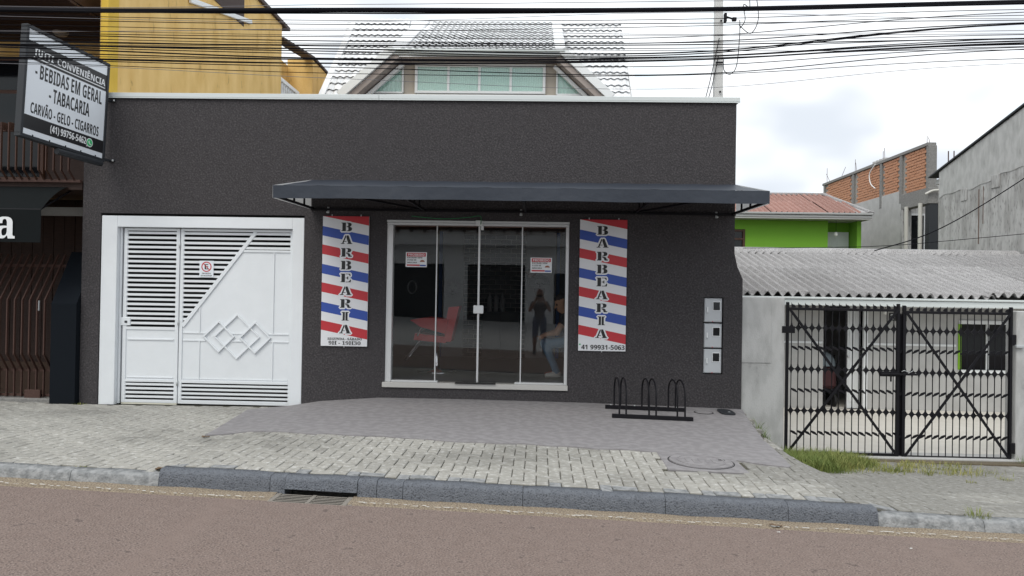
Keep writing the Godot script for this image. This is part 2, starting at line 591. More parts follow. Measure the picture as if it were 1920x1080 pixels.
func table(xs: Array, ys: Array, x: float) -> float:
	if x <= xs[0]:
		return ys[0]
	for i in xs.size() - 1:
		if x <= xs[i + 1]:
			return lerpf(ys[i], ys[i + 1], (x - xs[i]) / (xs[i + 1] - xs[i]))
	return ys[-1]


func road_y(x: float) -> float:
	return -0.03 * clampf(x, -14.0, 14.0) - 0.012


func kerb_rise(x: float) -> float:
	return minf(table([-3.1, -2.8], [0.085, 0.13], x), table([2.45, 2.75], [0.13, 0.085], x))


func pave_y(x: float, z: float) -> float:
	# beside the ramp the ground falls away to the yard gate; the fall is steep at the wall and eases towards the kerb
	var edge := 2.7 - 0.1 * z
	var fall := clampf((x - edge) / (0.05 + 0.1 * z + 0.5 * maxf(z - 1.9, 0.0)), 0.0, 1.0)
	return lerpf(lerpf(table(FX, FY, x), table(GX, GY, x), fall), road_y(x) + kerb_rise(x), clampf(z / KERB_BACK, 0.0, 1.0))


func strip(st: SurfaceTool, x0: float, x1: float, step: float, z0: float, z1: float, y: Callable, nz := 1) -> void:
	var n := int(ceil((x1 - x0) / step))
	for i in n:
		var a := lerpf(x0, x1, float(i) / n)
		var b := lerpf(x0, x1, float(i + 1) / n)
		for k in nz:
			var p := lerpf(z0, z1, float(k) / nz)
			var q := lerpf(z0, z1, float(k + 1) / nz)
			quad(st, Vector3(a, y.call(a, p), p), Vector3(b, y.call(b, p), p), Vector3(b, y.call(b, q), q), Vector3(a, y.call(a, q), q), Vector3.UP)


func build_road() -> void:
	var st := tool_new()
	quad(st, Vector3(-220, -1.6, 160), Vector3(220, -1.6, 160), Vector3(220, -1.6, -220), Vector3(-220, -1.6, -220), Vector3.UP)
	setting(add(st, "ground", "earth"))
	st = tool_new(false)
	strip(st, -60, 60, 1.0, 4.72, 12.2, func(x, z): return road_y(x) + 0.03 * sin(clampf((z - 4.72) / 7.48, 0, 1) * PI))
	setting(add(st, "road", "asphalt"))
	# sandy gutter strip, open where the drain grate lies
	st = tool_new(false)
	var gy := func(x, z): return road_y(x) + (0.004 + 0.005 * sin(x * 9.0) * sin(z * 31.0) if z < 4.7 else -0.006)
	strip(st, -30, -1.985, 0.12, 4.44, 4.73, gy, 4)
	strip(st, -1.395, 30, 0.12, 4.44, 4.73, gy, 4)
	setting(add(st, "road_gutter", "gutter_sand"))
	# worn white edge line of the road
	var dots := tool_new()
	var x := -7.0
	while x < 7.0:
		var l := rng.randf_range(0.012, 0.06)
		var z := 4.69 + rng.randf_range(-0.02, 0.015) + 0.008 * sin(x * 2.0)
		if x < -2.02 or x > -1.36:
			var y0 := road_y(x) + 0.016
			var y1 := road_y(x + l) + 0.016
			var w := rng.randf_range(0.002, 0.008)
			quad(dots, Vector3(x, y0, z - w), Vector3(x + l, y1, z - w * 0.7), Vector3(x + l * 0.9, y1, z + w), Vector3(x + 0.01, y0, z + w * 0.6), Vector3.UP)
		x += l * rng.randf_range(0.5, 2.2)
	setting(add(dots, "road_marking", "paper_white"))


func ramp_front(x: float) -> float:
	return table([-3.72, -3.4, -3.36, -3.0, -2.2, -1.5, -0.7, -0.24, 0.53, 1.15, 1.9, 2.28, 2.34, 2.42, 2.69], [0.45, 2.3, 2.62, 2.45, 2.68, 2.70, 2.83, 2.80, 2.85, 2.86, 3.1, 3.26, 3.2, 1.9, 0.02], x)


func ramp_back(x: float) -> float:
	return table([-3.72, -3.62, -3.15], [0.44, 0.3, 0.01], x)


func in_ramp(x: float, z: float) -> bool:
	return x > -3.72 and x < 2.69 and z < ramp_front(x) and z > ramp_back(x)


func in_slab(x: float, z: float) -> bool:
	return x > 1.15 and x < 1.86 and z > 2.7 and z < 3.55


func build_pavement() -> void:
	var st := tool_new(false)
	strip(st, -14, 14, 0.1, -1.0, KERB_BACK + 0.02, func(x, z): return pave_y(x, maxf(z, 0.0)) - 0.014, 12)
	var bed := add(st, "pavement", "joint_soil")
	setting(bed)
	# rectangular concrete pavers in a herringbone bond, worn edges
	var mesh := []
	for v in 3:
		var t := tool_new()
		box(t, Vector3(0, -0.025, 0), Vector3(0.194 - 0.001 * v, 0.05, 0.0938), 0.004 + 0.0015 * v)
		t.generate_normals()
		mesh.append(t.commit())
	var tints := []
	for k in 6:
		var m: StandardMaterial3D = M["paver"].duplicate()
		var f: float = [0.6, 0.7, 0.79, 0.86, 0.91, 0.95][k]
		m.albedo_color = lin(minf(f, 1.0), minf(f, 1.0), minf(f * 0.99, 1.0))
		tints.append(m)
	var bloom: StandardMaterial3D = M["paver"].duplicate()
	bloom.albedo_texture = M["kerb_concrete"].albedo_texture
	tints.append(bloom)
	var spots := []
	var n := FastNoiseLite.new()
	n.seed = 8
	n.frequency = 0.5
	var u := 0.1
	for i in range(-100, 92):
		for j in range(0, 44):
			var k := posmod(i - j, 4)
			if k != 0 and k != 3:
				continue
			var c := Vector2(i * u + (0.1 if k == 0 else 0.05), j * u + (0.05 if k == 0 else 0.1))
			if c.y > KERB_BACK - 0.05 or in_slab(c.x, c.y):
				continue
			if in_ramp(c.x, c.y) and in_ramp(c.x - 0.08, c.y) and in_ramp(c.x + 0.08, c.y) and in_ramp(c.x, c.y + 0.12):
				continue
			if c.y < 1.9 and absf(c.x - 2.76 + 0.1 * c.y) < 0.2 and not in_ramp(c.x, c.y):
				continue
			if c.y < 1.3 and c.x > 2.7 and c.x < 3.9 - c.y * 0.3:
				continue
			var e := 0.04
			var gx := (pave_y(c.x + e, c.y) - pave_y(c.x - e, c.y)) / (2 * e)
			var gz := (pave_y(c.x, c.y + e) - pave_y(c.x, c.y - e)) / (2 * e)
			var y := Vector3(-gx + rng.randf_range(-0.012, 0.012), 1, -gz + rng.randf_range(-0.012, 0.012)).normalized()
			var x := Vector3(1, 0, 0) if k == 0 else Vector3(0, 0, 1)
			x = x.rotated(Vector3.UP, rng.randf_range(-0.015, 0.015))
			x = (x - y * x.dot(y)).normalized()
			var at := Vector3(c.x, pave_y(c.x, c.y) + rng.randf_range(-0.003, 0.002), c.y)
			var soiled := smoothstep(2.1, 3.0, c.x) * 2.6 - smoothstep(-1.5, -3.5, c.x) * 0.8
			var tone := clampi(int(2.7 - soiled + n.get_noise_2d(c.x, c.y) * 4.5 + rng.randf_range(-0.7, 0.7)), 0, 5)
			if c.y > KERB_BACK - 0.16 and c.x > -3.0 and c.x < 3.3 and rng.randf() < 0.75:
				tone = 6
			spots.append([Transform3D(Basis(x, y, x.cross(y)), at), tone, at.distance_to(Vector3(0, 1.6, 10.55)) + (50.0 if absf(at.x) > 0.64 * (10.6 - at.z) else 0.0)])
	spots.sort_custom(func(a, b): return a[2] < b[2])
	for i in 300:
		var mi := MeshInstance3D.new()
		mi.mesh = mesh[i % 3]
		mi.name = numbered(bed, "paver")
		mi.material_override = tints[spots[i][1]]
		bed.add_child(mi, true)
		mi.transform = spots[i][0]
	var mm := MultiMesh.new()
	mm.transform_format = MultiMesh.TRANSFORM_3D
	mm.use_colors = true
	mm.mesh = mesh[1]
	mm.instance_count = spots.size() - 300
	for i in mm.instance_count:
		mm.set_instance_transform(i, spots[i + 300][0])
		var f: float = 1.25 if spots[i + 300][1] == 6 else [0.6, 0.7, 0.79, 0.86, 0.91, 0.95][spots[i + 300][1]]
		mm.set_instance_color(i, Color(f, f, f * 0.99))
	var far := MultiMeshInstance3D.new()
	far.name = "far_pavers"
	far.multimesh = mm
	far.material_override = M["paver_tinted"]
	far.set_meta("kind", "stuff")
	bed.add_child(far)
	# threshold step under the black gate
	var t2 := tool_new()
	span(t2, Vector3(3.2, -0.75, -0.35), Vector3(6.3, -0.43, 0.04), 0.008)
	setting(add(t2, "path_threshold", "pale_render"))
	t2 = tool_new()
	span(t2, Vector3(3.2, -0.85, 0.0), Vector3(7.4, -0.452, 0.2), 0.008)
	setting(add(t2, "path_step", "earth"))


func ramp_y(x: float, z: float) -> float:
	var back: float = table([-3.72, -3.3, -3.15, -2.9, -2.1, -1.0, 0.65, 2.69], [0.06, 0.08, 0.1, 0.142, 0.205, 0.207, 0.193, 0.152], x)
	var zf := maxf(ramp_front(x), 0.05)
	return maxf(lerpf(back, pave_y(x, zf) + 0.01, clampf(z / zf, 0, 1)), (pave_y(x, z) + 0.007) if x < 2.3 else -1.0)


func build_ramp() -> void:
	var st := tool_new(false)
	var n := 140
	var rows := 22
	var grid := []
	for i in n + 1:
		var x := lerpf(-3.718, 2.688, float(i) / n)
		var col := []
		for k in rows + 1:
			var z := lerpf(ramp_back(x), ramp_front(x) + 0.015 * sin(x * 13.0), float(k) / rows)
			col.append(Vector3(x, ramp_y(x, z), z))
		grid.append(col)
	for i in n:
		for k in rows:
			quad(st, grid[i][k], grid[i + 1][k], grid[i + 1][k + 1], grid[i][k + 1], Vector3.UP)
	st.set_smooth_group(-1)
	for i in n:
		var dn := Vector3(0, -0.05 if grid[i][0].x < 2.2 else -0.75, 0)
		quad(st, grid[i][rows], grid[i + 1][rows], grid[i + 1][rows] + dn, grid[i][rows] + dn, Vector3(1.0 if grid[i][0].x > 2.3 else 0.0, 0, 1))
	for k in rows:
		quad(st, grid[n][k], grid[n][k + 1], grid[n][k + 1] + Vector3(0, -0.75, 0), grid[n][k] + Vector3(0, -0.75, 0), Vector3.RIGHT)
	setting(add(st, "pavement_ramp", "ramp_paint"))


func kerb_stone(x0: float, x1: float, lift: float, m: String, parent: Node) -> void:
	var st := tool_new(false)
	var n := maxi(2, int((x1 - x0) / 0.15))
	var prof := [Vector2(KERB_FRONT, 0), Vector2(KERB_FRONT - 0.012, 0.55), Vector2(KERB_FRONT - 0.02, 0.82), Vector2(KERB_FRONT - 0.034, 0.95), Vector2(KERB_FRONT - 0.055, 1.0), Vector2(KERB_BACK, 1.02)]
	var pts := []
	var h := 0.13 if m == "kerb_paint" else 0.085
	for i in n + 1:
		var x := lerpf(x0, x1, float(i) / n)
		var wob := 0.004 * sin(x * 7.3) + 0.003 * sin(x * 19.0)
		var ring := []
		for p in prof:
			var y: float = road_y(x) + lerpf(lift if lift > 0.0 else -0.05, h, p.y) + (wob if p.y > 0.5 else 0.0)
			ring.append(Vector3(x, y, p.x + wob * 0.7))
		ring.append(Vector3(x, road_y(x) - 0.2 if lift <= 0.0 else road_y(x) + lift, KERB_BACK))
		pts.append(ring)
	for i in n:
		for k in prof.size():
			quad(st, pts[i][k], pts[i + 1][k], pts[i + 1][k + 1], pts[i][k + 1], Vector3(0, 1, 1) if k < prof.size() - 1 else Vector3(0, 0, -1))
	st.set_smooth_group(-1)
	for e in [[0, Vector3.LEFT], [n, Vector3.RIGHT]]:
		var ring: Array = pts[e[0]]
		for k in range(1, ring.size() - 1):
			tri(st, ring[0], ring[k], ring[k + 1], e[1])
	if lift > 0.0:
		for i in n:
			quad(st, pts[i][0], pts[i + 1][0], pts[i + 1][prof.size()], pts[i][prof.size()], Vector3.DOWN)
	add(st, "kerb_stone", m, parent)


func build_kerb() -> void:
	var kerb := Node3D.new()
	kerb.name = "kerb"
	add_child(kerb)
	setting(kerb)
	var g := 0.002
	var painted := [-2.92, -2.05, -1.93, -1.37, -1.22, -1.02, -0.1, 0.98, 1.9, 2.57]
	for i in painted.size() - 1:
		kerb_stone(painted[i] + g, painted[i + 1] - g, 0.036 if i == 2 else 0.0, "kerb_paint", kerb)
	var plain := [-12.0, -9.0, -7.0, -5.6, -4.6, -3.62, -2.92]
	for i in plain.size() - 1:
		kerb_stone(plain[i] + g, plain[i + 1] - g, 0.0, "kerb_concrete", kerb)
	plain = [2.57, 3.35, 4.3, 5.3, 7.0, 9.0, 12.0]
	for i in plain.size() - 1:
		kerb_stone(plain[i] + g, plain[i + 1] - g, 0.0, "kerb_concrete", kerb)
	# the chamber behind and below the inlet
	var st := tool_new()
	var y := road_y(-1.65)
	for w in [[Vector3(-2.02, y - 0.7, 4.1), Vector3(-1.985, y + 0.0, 4.75)], [Vector3(-1.395, y - 0.7, 4.1), Vector3(-1.36, y - 0.01, 4.75)], [Vector3(-1.985, y - 0.7, 4.1), Vector3(-1.395, y + 0.05, 4.14)], [Vector3(-1.985, y - 0.7, 4.735), Vector3(-1.395, y - 0.025, 4.76)], [Vector3(-1.985, y - 0.74, 4.1), Vector3(-1.395, y - 0.7, 4.75)]]:
		span(st, w[0], w[1])
	add(st, "inlet_chamber", "raw_concrete", kerb)
	var gr := thing("drain_grate", Vector3(-1.69, y, 4.6), "rusty iron drain grate of two barred panels under the kerb inlet", "drain grate")
	var fr := tool_new()
	for k in [[-1.985, -1.945], [-1.705, -1.675], [-1.435, -1.395]]:
		var yy: float = road_y((k[0] + k[1]) * 0.5) + 0.004
		span(fr, Vector3(k[0], yy - 0.03, 4.5), Vector3(k[1], yy, 4.735), 0.003)
	bar(fr, Vector3(-1.985, road_y(-1.985) - 0.014, 4.727), Vector3(-1.395, road_y(-1.395) - 0.014, 4.727), 0.016, 0.03, Vector3.UP, 0.003)
	add(fr, "frame", "grate_iron", gr)
	for k in 5:
		for s in [[-1.944, -1.706], [-1.674, -1.436]]:
			var bt := tool_new()
			var z := 4.515 + k * 0.043
			bar(bt, Vector3(s[0], road_y(s[0]) - 0.002, z), Vector3(s[1], road_y(s[1]) - 0.002, z), 0.013, 0.006, Vector3.UP, 0.002)
			add(bt, "bar", "grate_iron", gr)


# ------------------------------------------------------------ the barber shop
func build_shop() -> void:
	var s := thing("barber_shop", Vector3(-1.8, 0.1, 0), "low dark plastered shop with glass doors, flat parapet and white metal gate", "shop building")
	var st := tool_new()
	var gate := Rect2(-5.945, -0.3, 2.785, 2.92)
	var door := Rect2(-2.05, 0.385, 2.44, 2.195)
	var niche := Rect2(2.165, 0.6, 0.262, 1.012)
	holed(st, Vector2(-6.195, -0.3), Vector2(2.56, 4.19), -0.2, 0.0, [gate, door, niche])
	add(st, "front_wall", "plaster", s)
	st = tool_new()
	plate(st, PackedVector2Array([Vector2(2.56, -0.7), Vector2(2.672, -0.7), Vector2(2.672, 1.86), Vector2(2.60, 2.02), Vector2(2.56, 2.2)]), 0.2, Transform3D(Basis(), Vector3(0, 0, -0.2)))
	add(st, "corner_buttress", "plaster", s)
	block("side_wall", "plaster", s, Vector3(-6.195, -0.3, -7.0), Vector3(-6.02, 4.19, -0.202))
	block("side_wall", "plaster", s, Vector3(2.385, -0.7, -7.0), Vector3(2.56, 4.19, -0.202))
	block("back_wall", "plaster", s, Vector3(-6.018, -0.3, -7.0), Vector3(2.383, 4.19, -6.85))
	block("roof_slab", "old_concrete", s, Vector3(-6.018, 3.35, -6.848), Vector3(2.383, 3.5, -0.202))
	for e in [[-6.22, -2.182], [-2.178, 2.60]]:
		var c := tool_new()
		span(c, Vector3(e[0], 4.19, -0.24), Vector3(e[1], 4.247, 0.035), 0.004)
		span(c, Vector3(e[0], 4.175, 0.024), Vector3(e[1], 4.1895, 0.034))
		add(c, "parapet_cap", "cap_metal", s)
	for x in [-6.22, 2.37]:
		block("parapet_cap", "cap_metal", s, Vector3(x, 4.19, -7.03), Vector3(x + 0.22, 4.247, -0.244), 0.004)
	# rooms behind the openings
	block("garage_floor", "old_concrete", s, Vector3(-6.018, -0.1, -6.848), Vector3(-3.062, 0.0, -0.203))
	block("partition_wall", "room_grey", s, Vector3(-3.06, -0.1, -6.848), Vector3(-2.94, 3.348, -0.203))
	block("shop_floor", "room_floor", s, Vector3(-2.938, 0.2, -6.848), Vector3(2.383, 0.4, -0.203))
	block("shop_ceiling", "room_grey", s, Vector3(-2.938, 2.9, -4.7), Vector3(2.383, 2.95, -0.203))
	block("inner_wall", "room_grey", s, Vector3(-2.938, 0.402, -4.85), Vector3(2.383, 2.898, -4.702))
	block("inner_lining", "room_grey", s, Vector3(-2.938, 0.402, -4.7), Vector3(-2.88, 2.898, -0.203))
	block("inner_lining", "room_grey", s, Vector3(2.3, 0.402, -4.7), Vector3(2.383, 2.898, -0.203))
	for e in [[-1.86, -1.46], [-0.25, 0.31]]:
		block("white_panel", "room_wall", s, Vector3(e[0], 0.402, -4.7), Vector3(e[1], 2.8, -4.66))
	for x in [-1.93, 0.32]:
		block("blue_trim", "blue_paint", s, Vector3(x, 0.402, -4.7), Vector3(x + 0.065, 2.8, -4.64))
	var bw := block("brick_lining", "mortar", s, Vector3(-1.455, 0.402, -4.7), Vector3(-0.255, 2.8, -4.665))
	for r in 27:
		var y := 0.45 + r * 0.0865
		var x := -1.45 - (0.1 if r % 2 else 0.0)
		while x < -0.27:
			var a := maxf(x, -1.45) + 0.006
			var b := minf(x + 0.2, -0.26) - 0.006
			if b - a > 0.03:
				piece("brick", "grey_brick", bw, Vector3((a + b) * 0.5, y, -4.657 + rng.randf_range(-0.003, 0.003)), Vector3(b - a, 0.074, 0.02), 0.003)
			x += 0.2
	# glazed entrance
	var f := tool_new()
	span(f, Vector3(-2.048, 0.415, -0.15), Vector3(-1.968, 2.515, -0.02), 0.004)
	span(f, Vector3(0.345, 0.415, -0.15), Vector3(0.388, 2.515, -0.02), 0.004)
	span(f, Vector3(-2.048, 2.517, -0.15), Vector3(0.388, 2.545, -0.012), 0.004)
	span(f, Vector3(-2.048, 2.552, -0.16), Vector3(0.388, 2.578, 0.008), 0.003)
	span(f, Vector3(-2.048, 2.544, -0.16), Vector3(0.388, 2.553, -0.04))
	span(f, Vector3(-1.966, 0.415, -0.12), Vector3(-1.34, 0.438, -0.03), 0.003)
	span(f, Vector3(-0.31, 0.415, -0.12), Vector3(0.343, 0.438, -0.03), 0.003)
	var frame := add(f, "door_frame", "aluminium", s)
	frame.set_meta("label", "white aluminium frame of the glazed shop entrance")
	for e in [[-1.966, -1.372, -0.1], [-1.382, -0.812, -0.075], [-0.806, -0.236, -0.075], [-0.246, 0.343, -0.1]]:
		block("glass_pane", "pane_glass", frame, Vector3(e[0], 0.44 if e[2] < -0.09 else 0.424, e[2] - 0.004), Vector3(e[1], 2.514, e[2] + 0.004))
	for e in [[-1.382, 0.016, -0.075], [-0.812, 0.026, -0.07], [-0.236, 0.016, -0.075]]:
		block("glazing_bar", "aluminium", frame, Vector3(e[0] - e[1] * 0.5, 0.425, e[2] - 0.012), Vector3(e[0] + e[1] * 0.5, 2.514, e[2] + 0.014), 0.003)
	var lk := tool_new()
	span(lk, Vector3(-0.876, 1.345, -0.063), Vector3(-0.742, 1.455, -0.03), 0.008)
	var lock := add(lk, "door_lock", "white_metal", frame)
	lock.set_meta("label", "white square lock case")
	var hub := tool_new()
	span(hub, Vector3(-0.86, 2.515, -0.02), Vector3(-0.77, 2.585, 0.03), 0.006)
	span(hub, Vector3(-0.79, 2.46, -0.06), Vector3(-0.755, 2.516, -0.02), 0.004)
	add(hub, "track_stop", "white_metal", frame)
	var sl := tool_new()
	span(sl, Vector3(-2.075, 0.345, -0.2), Vector3(0.395, 0.414, 0.03), 0.005)
	add(sl, "door_sill", "sill_stone", s)
	var str := tool_new()
	tube(str, curve([Vector3(-1.72, 2.63, 0.012), Vector3(-1.3, 2.6, 0.012), Vector3(-0.95, 2.625, 0.012), Vector3(-0.8, 2.64, 0.02), Vector3(-0.79, 2.53, 0.04)], 6), 0.005, 5)
	tag(add(str, "green_string", "green_string"), "thin green string tied above the glazed shop entrance", "string")
	var mt := tool_new()
	span(mt, Vector3(-1.1, 0.4145, -0.03), Vector3(-0.56, 0.428, 0.06), 0.004)
	tag(add(mt, "door_mat", "black_rubber"), "black rubber mat on the sill of the glazed entrance", "door mat")
	# paper notices stuck inside the glass
	for e in [[-1.66, 2.055, -0.09, "fixed pane beside the taller red chair"], [0.02, 2.005, -0.09, "fixed pane in front of the seated person"]]:
		var c := Vector3(e[0], e[1], e[2] + 0.005)
		var nt := thing("mask_notice", c, "red and white mask notice on the " + e[3], "notice", "mask notices on the shop glass")
		piece("sheet", "print_white", nt, c, Vector3(0.285, 0.2, 0.002))
		piece("red_header", "print_red", nt, c + Vector3(0, 0.066, 0.0015), Vector3(0.255, 0.048, 0.002))
		words("PROIBIDO", "print_white", nt, c + Vector3(0, 0.066, 0.0035), 0.22, 0.03, sans)
		words("ENTRAR SEM", "print_black", nt, c + Vector3(-0.02, 0.027, 0.002), 0.2, 0.02, sans)
		words("O USO DE", "print_black", nt, c + Vector3(-0.06, -0.005, 0.002), 0.12, 0.02, sans)
		words("MÁSCARA", "print_black", nt, c + Vector3(-0.055, -0.037, 0.002), 0.13, 0.024, sans)
		piece("red_footer", "print_red", nt, c + Vector3(-0.04, -0.075, 0.0015), Vector3(0.175, 0.02, 0.002))
		piece("blue_footer", "print_blue", nt, c + Vector3(0.09, -0.078, 0.0015), Vector3(0.08, 0.018, 0.002))
		var ic := tool_new()
		var pts := PackedVector2Array()
		for k in 9:
			var a := PI * k / 8.0
			pts.append(Vector2(cos(a) * 0.034, sin(a) * 0.026))
		plate(ic, pts, 0.002, Transform3D(Basis(), c + Vector3(0.082, -0.03, 0.001)))
		add(ic, "hair_icon", "print_brown", nt)


# ------------------------------------------------------------ white metal gate of the shop
func slab(called: String, m: String, parent: Node, x0: float, x1: float, y0: float, y1: float, z0: float, z1: float, bevel := 0.002) -> MeshInstance3D:
	return block(called, m, parent, Vector3(x0, y0, z0), Vector3(x1, y1, z1), bevel)


func build_white_gate() -> void:
	var g := thing("garage_gate", Vector3(-4.5, 0.04, -0.05), "white metal garage gate with slats, diamond relief and wide frame", "gate")
	var w := "white_paint"
	var sr := tool_new()
	span(sr, Vector3(-5.937, 0.03, -0.16), Vector3(-5.722, 2.588, -0.012), 0.004)
	span(sr, Vector3(-3.325, 0.05, -0.16), Vector3(-3.167, 2.588, -0.012), 0.004)
	span(sr, Vector3(-5.722, 2.437, -0.16), Vector3(-3.325, 2.588, -0.013), 0.004)
	span(sr, Vector3(-5.72, 0.04, -0.15), Vector3(-5.69, 2.435, -0.09), 0.002)
	var fr := add(sr, "gate_frame", w, g)
	fr.set_meta("label", "wide white metal surround")
	var z0 := -0.13
	var z1 := -0.095
	# narrow leaf
	var n := tool_new()
	span(n, Vector3(-5.668, 0.055, z0), Vector3(-5.618, 2.428, z1), 0.003)
	span(n, Vector3(-4.945, 0.055, z0), Vector3(-4.897, 2.428, z1), 0.003)
	span(n, Vector3(-5.618, 2.395, z0), Vector3(-4.945, 2.428, z1), 0.003)
	span(n, Vector3(-5.618, 1.045, z0), Vector3(-4.945, 1.085, z1), 0.003)
	span(n, Vector3(-5.618, 0.335, z0), Vector3(-4.945, 0.37, z1), 0.003)
	span(n, Vector3(-5.618, 0.055, z0), Vector3(-4.945, 0.095, z1), 0.003)
	block("bottom_rail", "yellowed_paint", g, Vector3(-5.67, 0.03, z0 + 0.004), Vector3(-4.9, 0.053, z1 - 0.002), 0.003)
	var nl := add(n, "narrow_leaf", w, g)
	slab("sheet_panel", w, nl, -5.618, -4.945, 0.37, 1.045, -0.122, -0.108, 0.0)
	slab("rail", w, nl, -5.6, -4.96, 0.905, 0.925, -0.108, -0.094)
	slab("rail", w, nl, -5.6, -4.96, 0.39, 0.405, -0.108, -0.097)
	for k in 20:
		var y := 1.118 + k * 0.0648
		slab("slat", w, nl, -5.618, -4.945, y, y + 0.033, -0.124, -0.1)
	for k in 4:
		var y := 0.12 + k * 0.056
		slab("slat", w, nl, -5.618, -4.945, y, y + 0.03, -0.124, -0.1)
	var lk := tool_new()
	span(lk, Vector3(-5.7, 1.1, -0.12), Vector3(-5.56, 1.21, -0.088), 0.004)
	var lo := add(lk, "lock_plate", w, nl)
	slab("keyhole", "dark_paint", lo, -5.635, -5.6, 1.135, 1.165, -0.088, -0.083, 0.0)
	for y in [0.33, 1.15, 2.2]:
		var h := tool_new()
		lathe(h, [Vector2(0, -0.035), Vector2(0.012, -0.035), Vector2(0.012, 0.035), Vector2(0, 0.035)], Vector3(-4.893, y, -0.085), 10)
		add(h, "hinge", "zinc", nl)
	# wide leaf
	var b := tool_new()
	span(b, Vector3(-4.885, 0.05, z0), Vector3(-4.84, 2.428, z1), 0.003)
	span(b, Vector3(-3.378, 0.05, z0), Vector3(-3.332, 2.428, z1), 0.003)
	span(b, Vector3(-4.84, 2.395, z0), Vector3(-3.378, 2.428, z1), 0.003)
	span(b, Vector3(-4.84, 0.332, z0), Vector3(-3.378, 0.372, z1), 0.003)
	span(b, Vector3(-4.84, 0.05, z0), Vector3(-3.378, 0.1, z1), 0.003)
	var bl := add(b, "wide_leaf", w, g)
	var top := Vector2(-3.852, 2.396)
	var low := Vector2(-4.84, 1.102)
	var dg := tool_new()
	bar(dg, Vector3(low.x, low.y, -0.108), Vector3(top.x, top.y, -0.108), 0.05, 0.034, Vector3.BACK, 0.003)
	add(dg, "diagonal_bar", w, bl)
	var sp := tool_new()
	plate(sp, PackedVector2Array([Vector2(-4.84, 0.372), Vector2(-3.378, 0.372), Vector2(-3.378, 2.135), Vector2(-4.03, 2.135), Vector2(-4.84, 1.08)]), 0.014, Transform3D(Basis(), Vector3(0, 0, -0.124)))
	add(sp, "sheet_panel", w, bl)
	slab("rail", w, bl, -4.02, -3.378, 2.122, 2.152, -0.122, -0.096)
	for k in 20:
		var y := 1.118 + k * 0.0648
		var xe := low.x + (y + 0.018 - low.y) / (top.y - low.y) * (top.x - low.x)
		if xe - 0.03 > -4.82:
			slab("slat", w, bl, -4.84, xe - 0.015, y, y + 0.033, -0.124, -0.1, 0.0)
		if k >= 16:
			slab("slat", w, bl, xe + 0.02, -3.378, y + 0.006, y + 0.039, -0.124, -0.1, 0.0)
	for k in 4:
		var y := 0.122 + k * 0.054
		slab("slat", w, bl, -4.84, -3.378, y, y + 0.028, -0.124, -0.1)
	var zb := -0.098
	for e in [[-4.605, 1.02, 1.385], [-4.605, 0.372, 0.905], [-3.6, 1.02, 2.122], [-3.6, 0.372, 0.905]]:
		slab("moulding", w, bl, e[0] - 0.009, e[0] + 0.009, e[1], e[2], -0.11, zb)
	for e in [[-4.835, -4.52], [-3.66, -3.38], [-4.175, -4.0]]:
		slab("moulding", w, bl, e[0], e[1], 1.005, 1.023, -0.11, zb - 0.001)
		slab("moulding", w, bl, e[0], e[1], 0.902, 0.92, -0.11, zb - 0.001)
	slab("moulding", w, bl, -4.83, -3.385, 0.385, 0.398, -0.11, zb - 0.003)
	var k2 := 0
	for e in [[-4.088, 0.972, 0.305, 0.295], [-4.336, 0.968, 0.205, 0.205], [-3.836, 0.962, 0.205, 0.205]]:
		var c := Vector3(e[0], e[1], -0.1 + 0.003 * k2)
		var dm := tool_new()
		var p := [c + Vector3(0, e[3], 0), c + Vector3(e[2], 0, 0), c + Vector3(0, -e[3], 0), c + Vector3(-e[2], 0, 0)]
		for i in 4:
			var dir: Vector3 = (p[(i + 1) % 4] - p[i]).normalized() * 0.009
			bar(dm, p[i] - dir, p[(i + 1) % 4] + dir, 0.02, 0.024 + 0.001 * i, Vector3.BACK, 0.003)
		add(dm, "diamond_moulding", w, bl)
		k2 += 1
	# no-parking plate
	var at := Vector3(-4.52, 1.885, -0.09)
	var np := thing("no_parking_sign", at, "small white no-parking plate with a barred letter on the gate slats", "sign")
	piece("plate", "sign_white", np, at, Vector3(0.195, 0.225, 0.004), 0.001)
	var ring := tool_new()
	for k in 28:
		var a := TAU * k / 28
		var a2 := TAU * (k + 1) / 28
		var q := at + Vector3(0, 0.03, 0.0025)
		var r0 := 0.056
		var r1 := 0.07
		quad(ring, q + Vector3(cos(a) * r0, sin(a) * r0, 0.001), q + Vector3(cos(a2) * r0, sin(a2) * r0, 0.001), q + Vector3(cos(a2) * r1, sin(a2) * r1, 0.001), q + Vector3(cos(a) * r1, sin(a) * r1, 0.001), Vector3.BACK)
	bar(ring, at + Vector3(-0.044, 0.074, 0.0045), at + Vector3(0.044, -0.014, 0.0045), 0.011, 0.001)
	add(ring, "red_ring", "print_red", np)
	words("E", "print_black", np, at + Vector3(0.0, 0.03, 0.002), 0.05, 0.07, sans)
	words("PROIBIDO", "print_black", np, at + Vector3(0, -0.06, 0.002), 0.12, 0.018, sans)
	words("ESTACIONAR", "print_black", np, at + Vector3(0, -0.09, 0.002), 0.15, 0.018, sans)


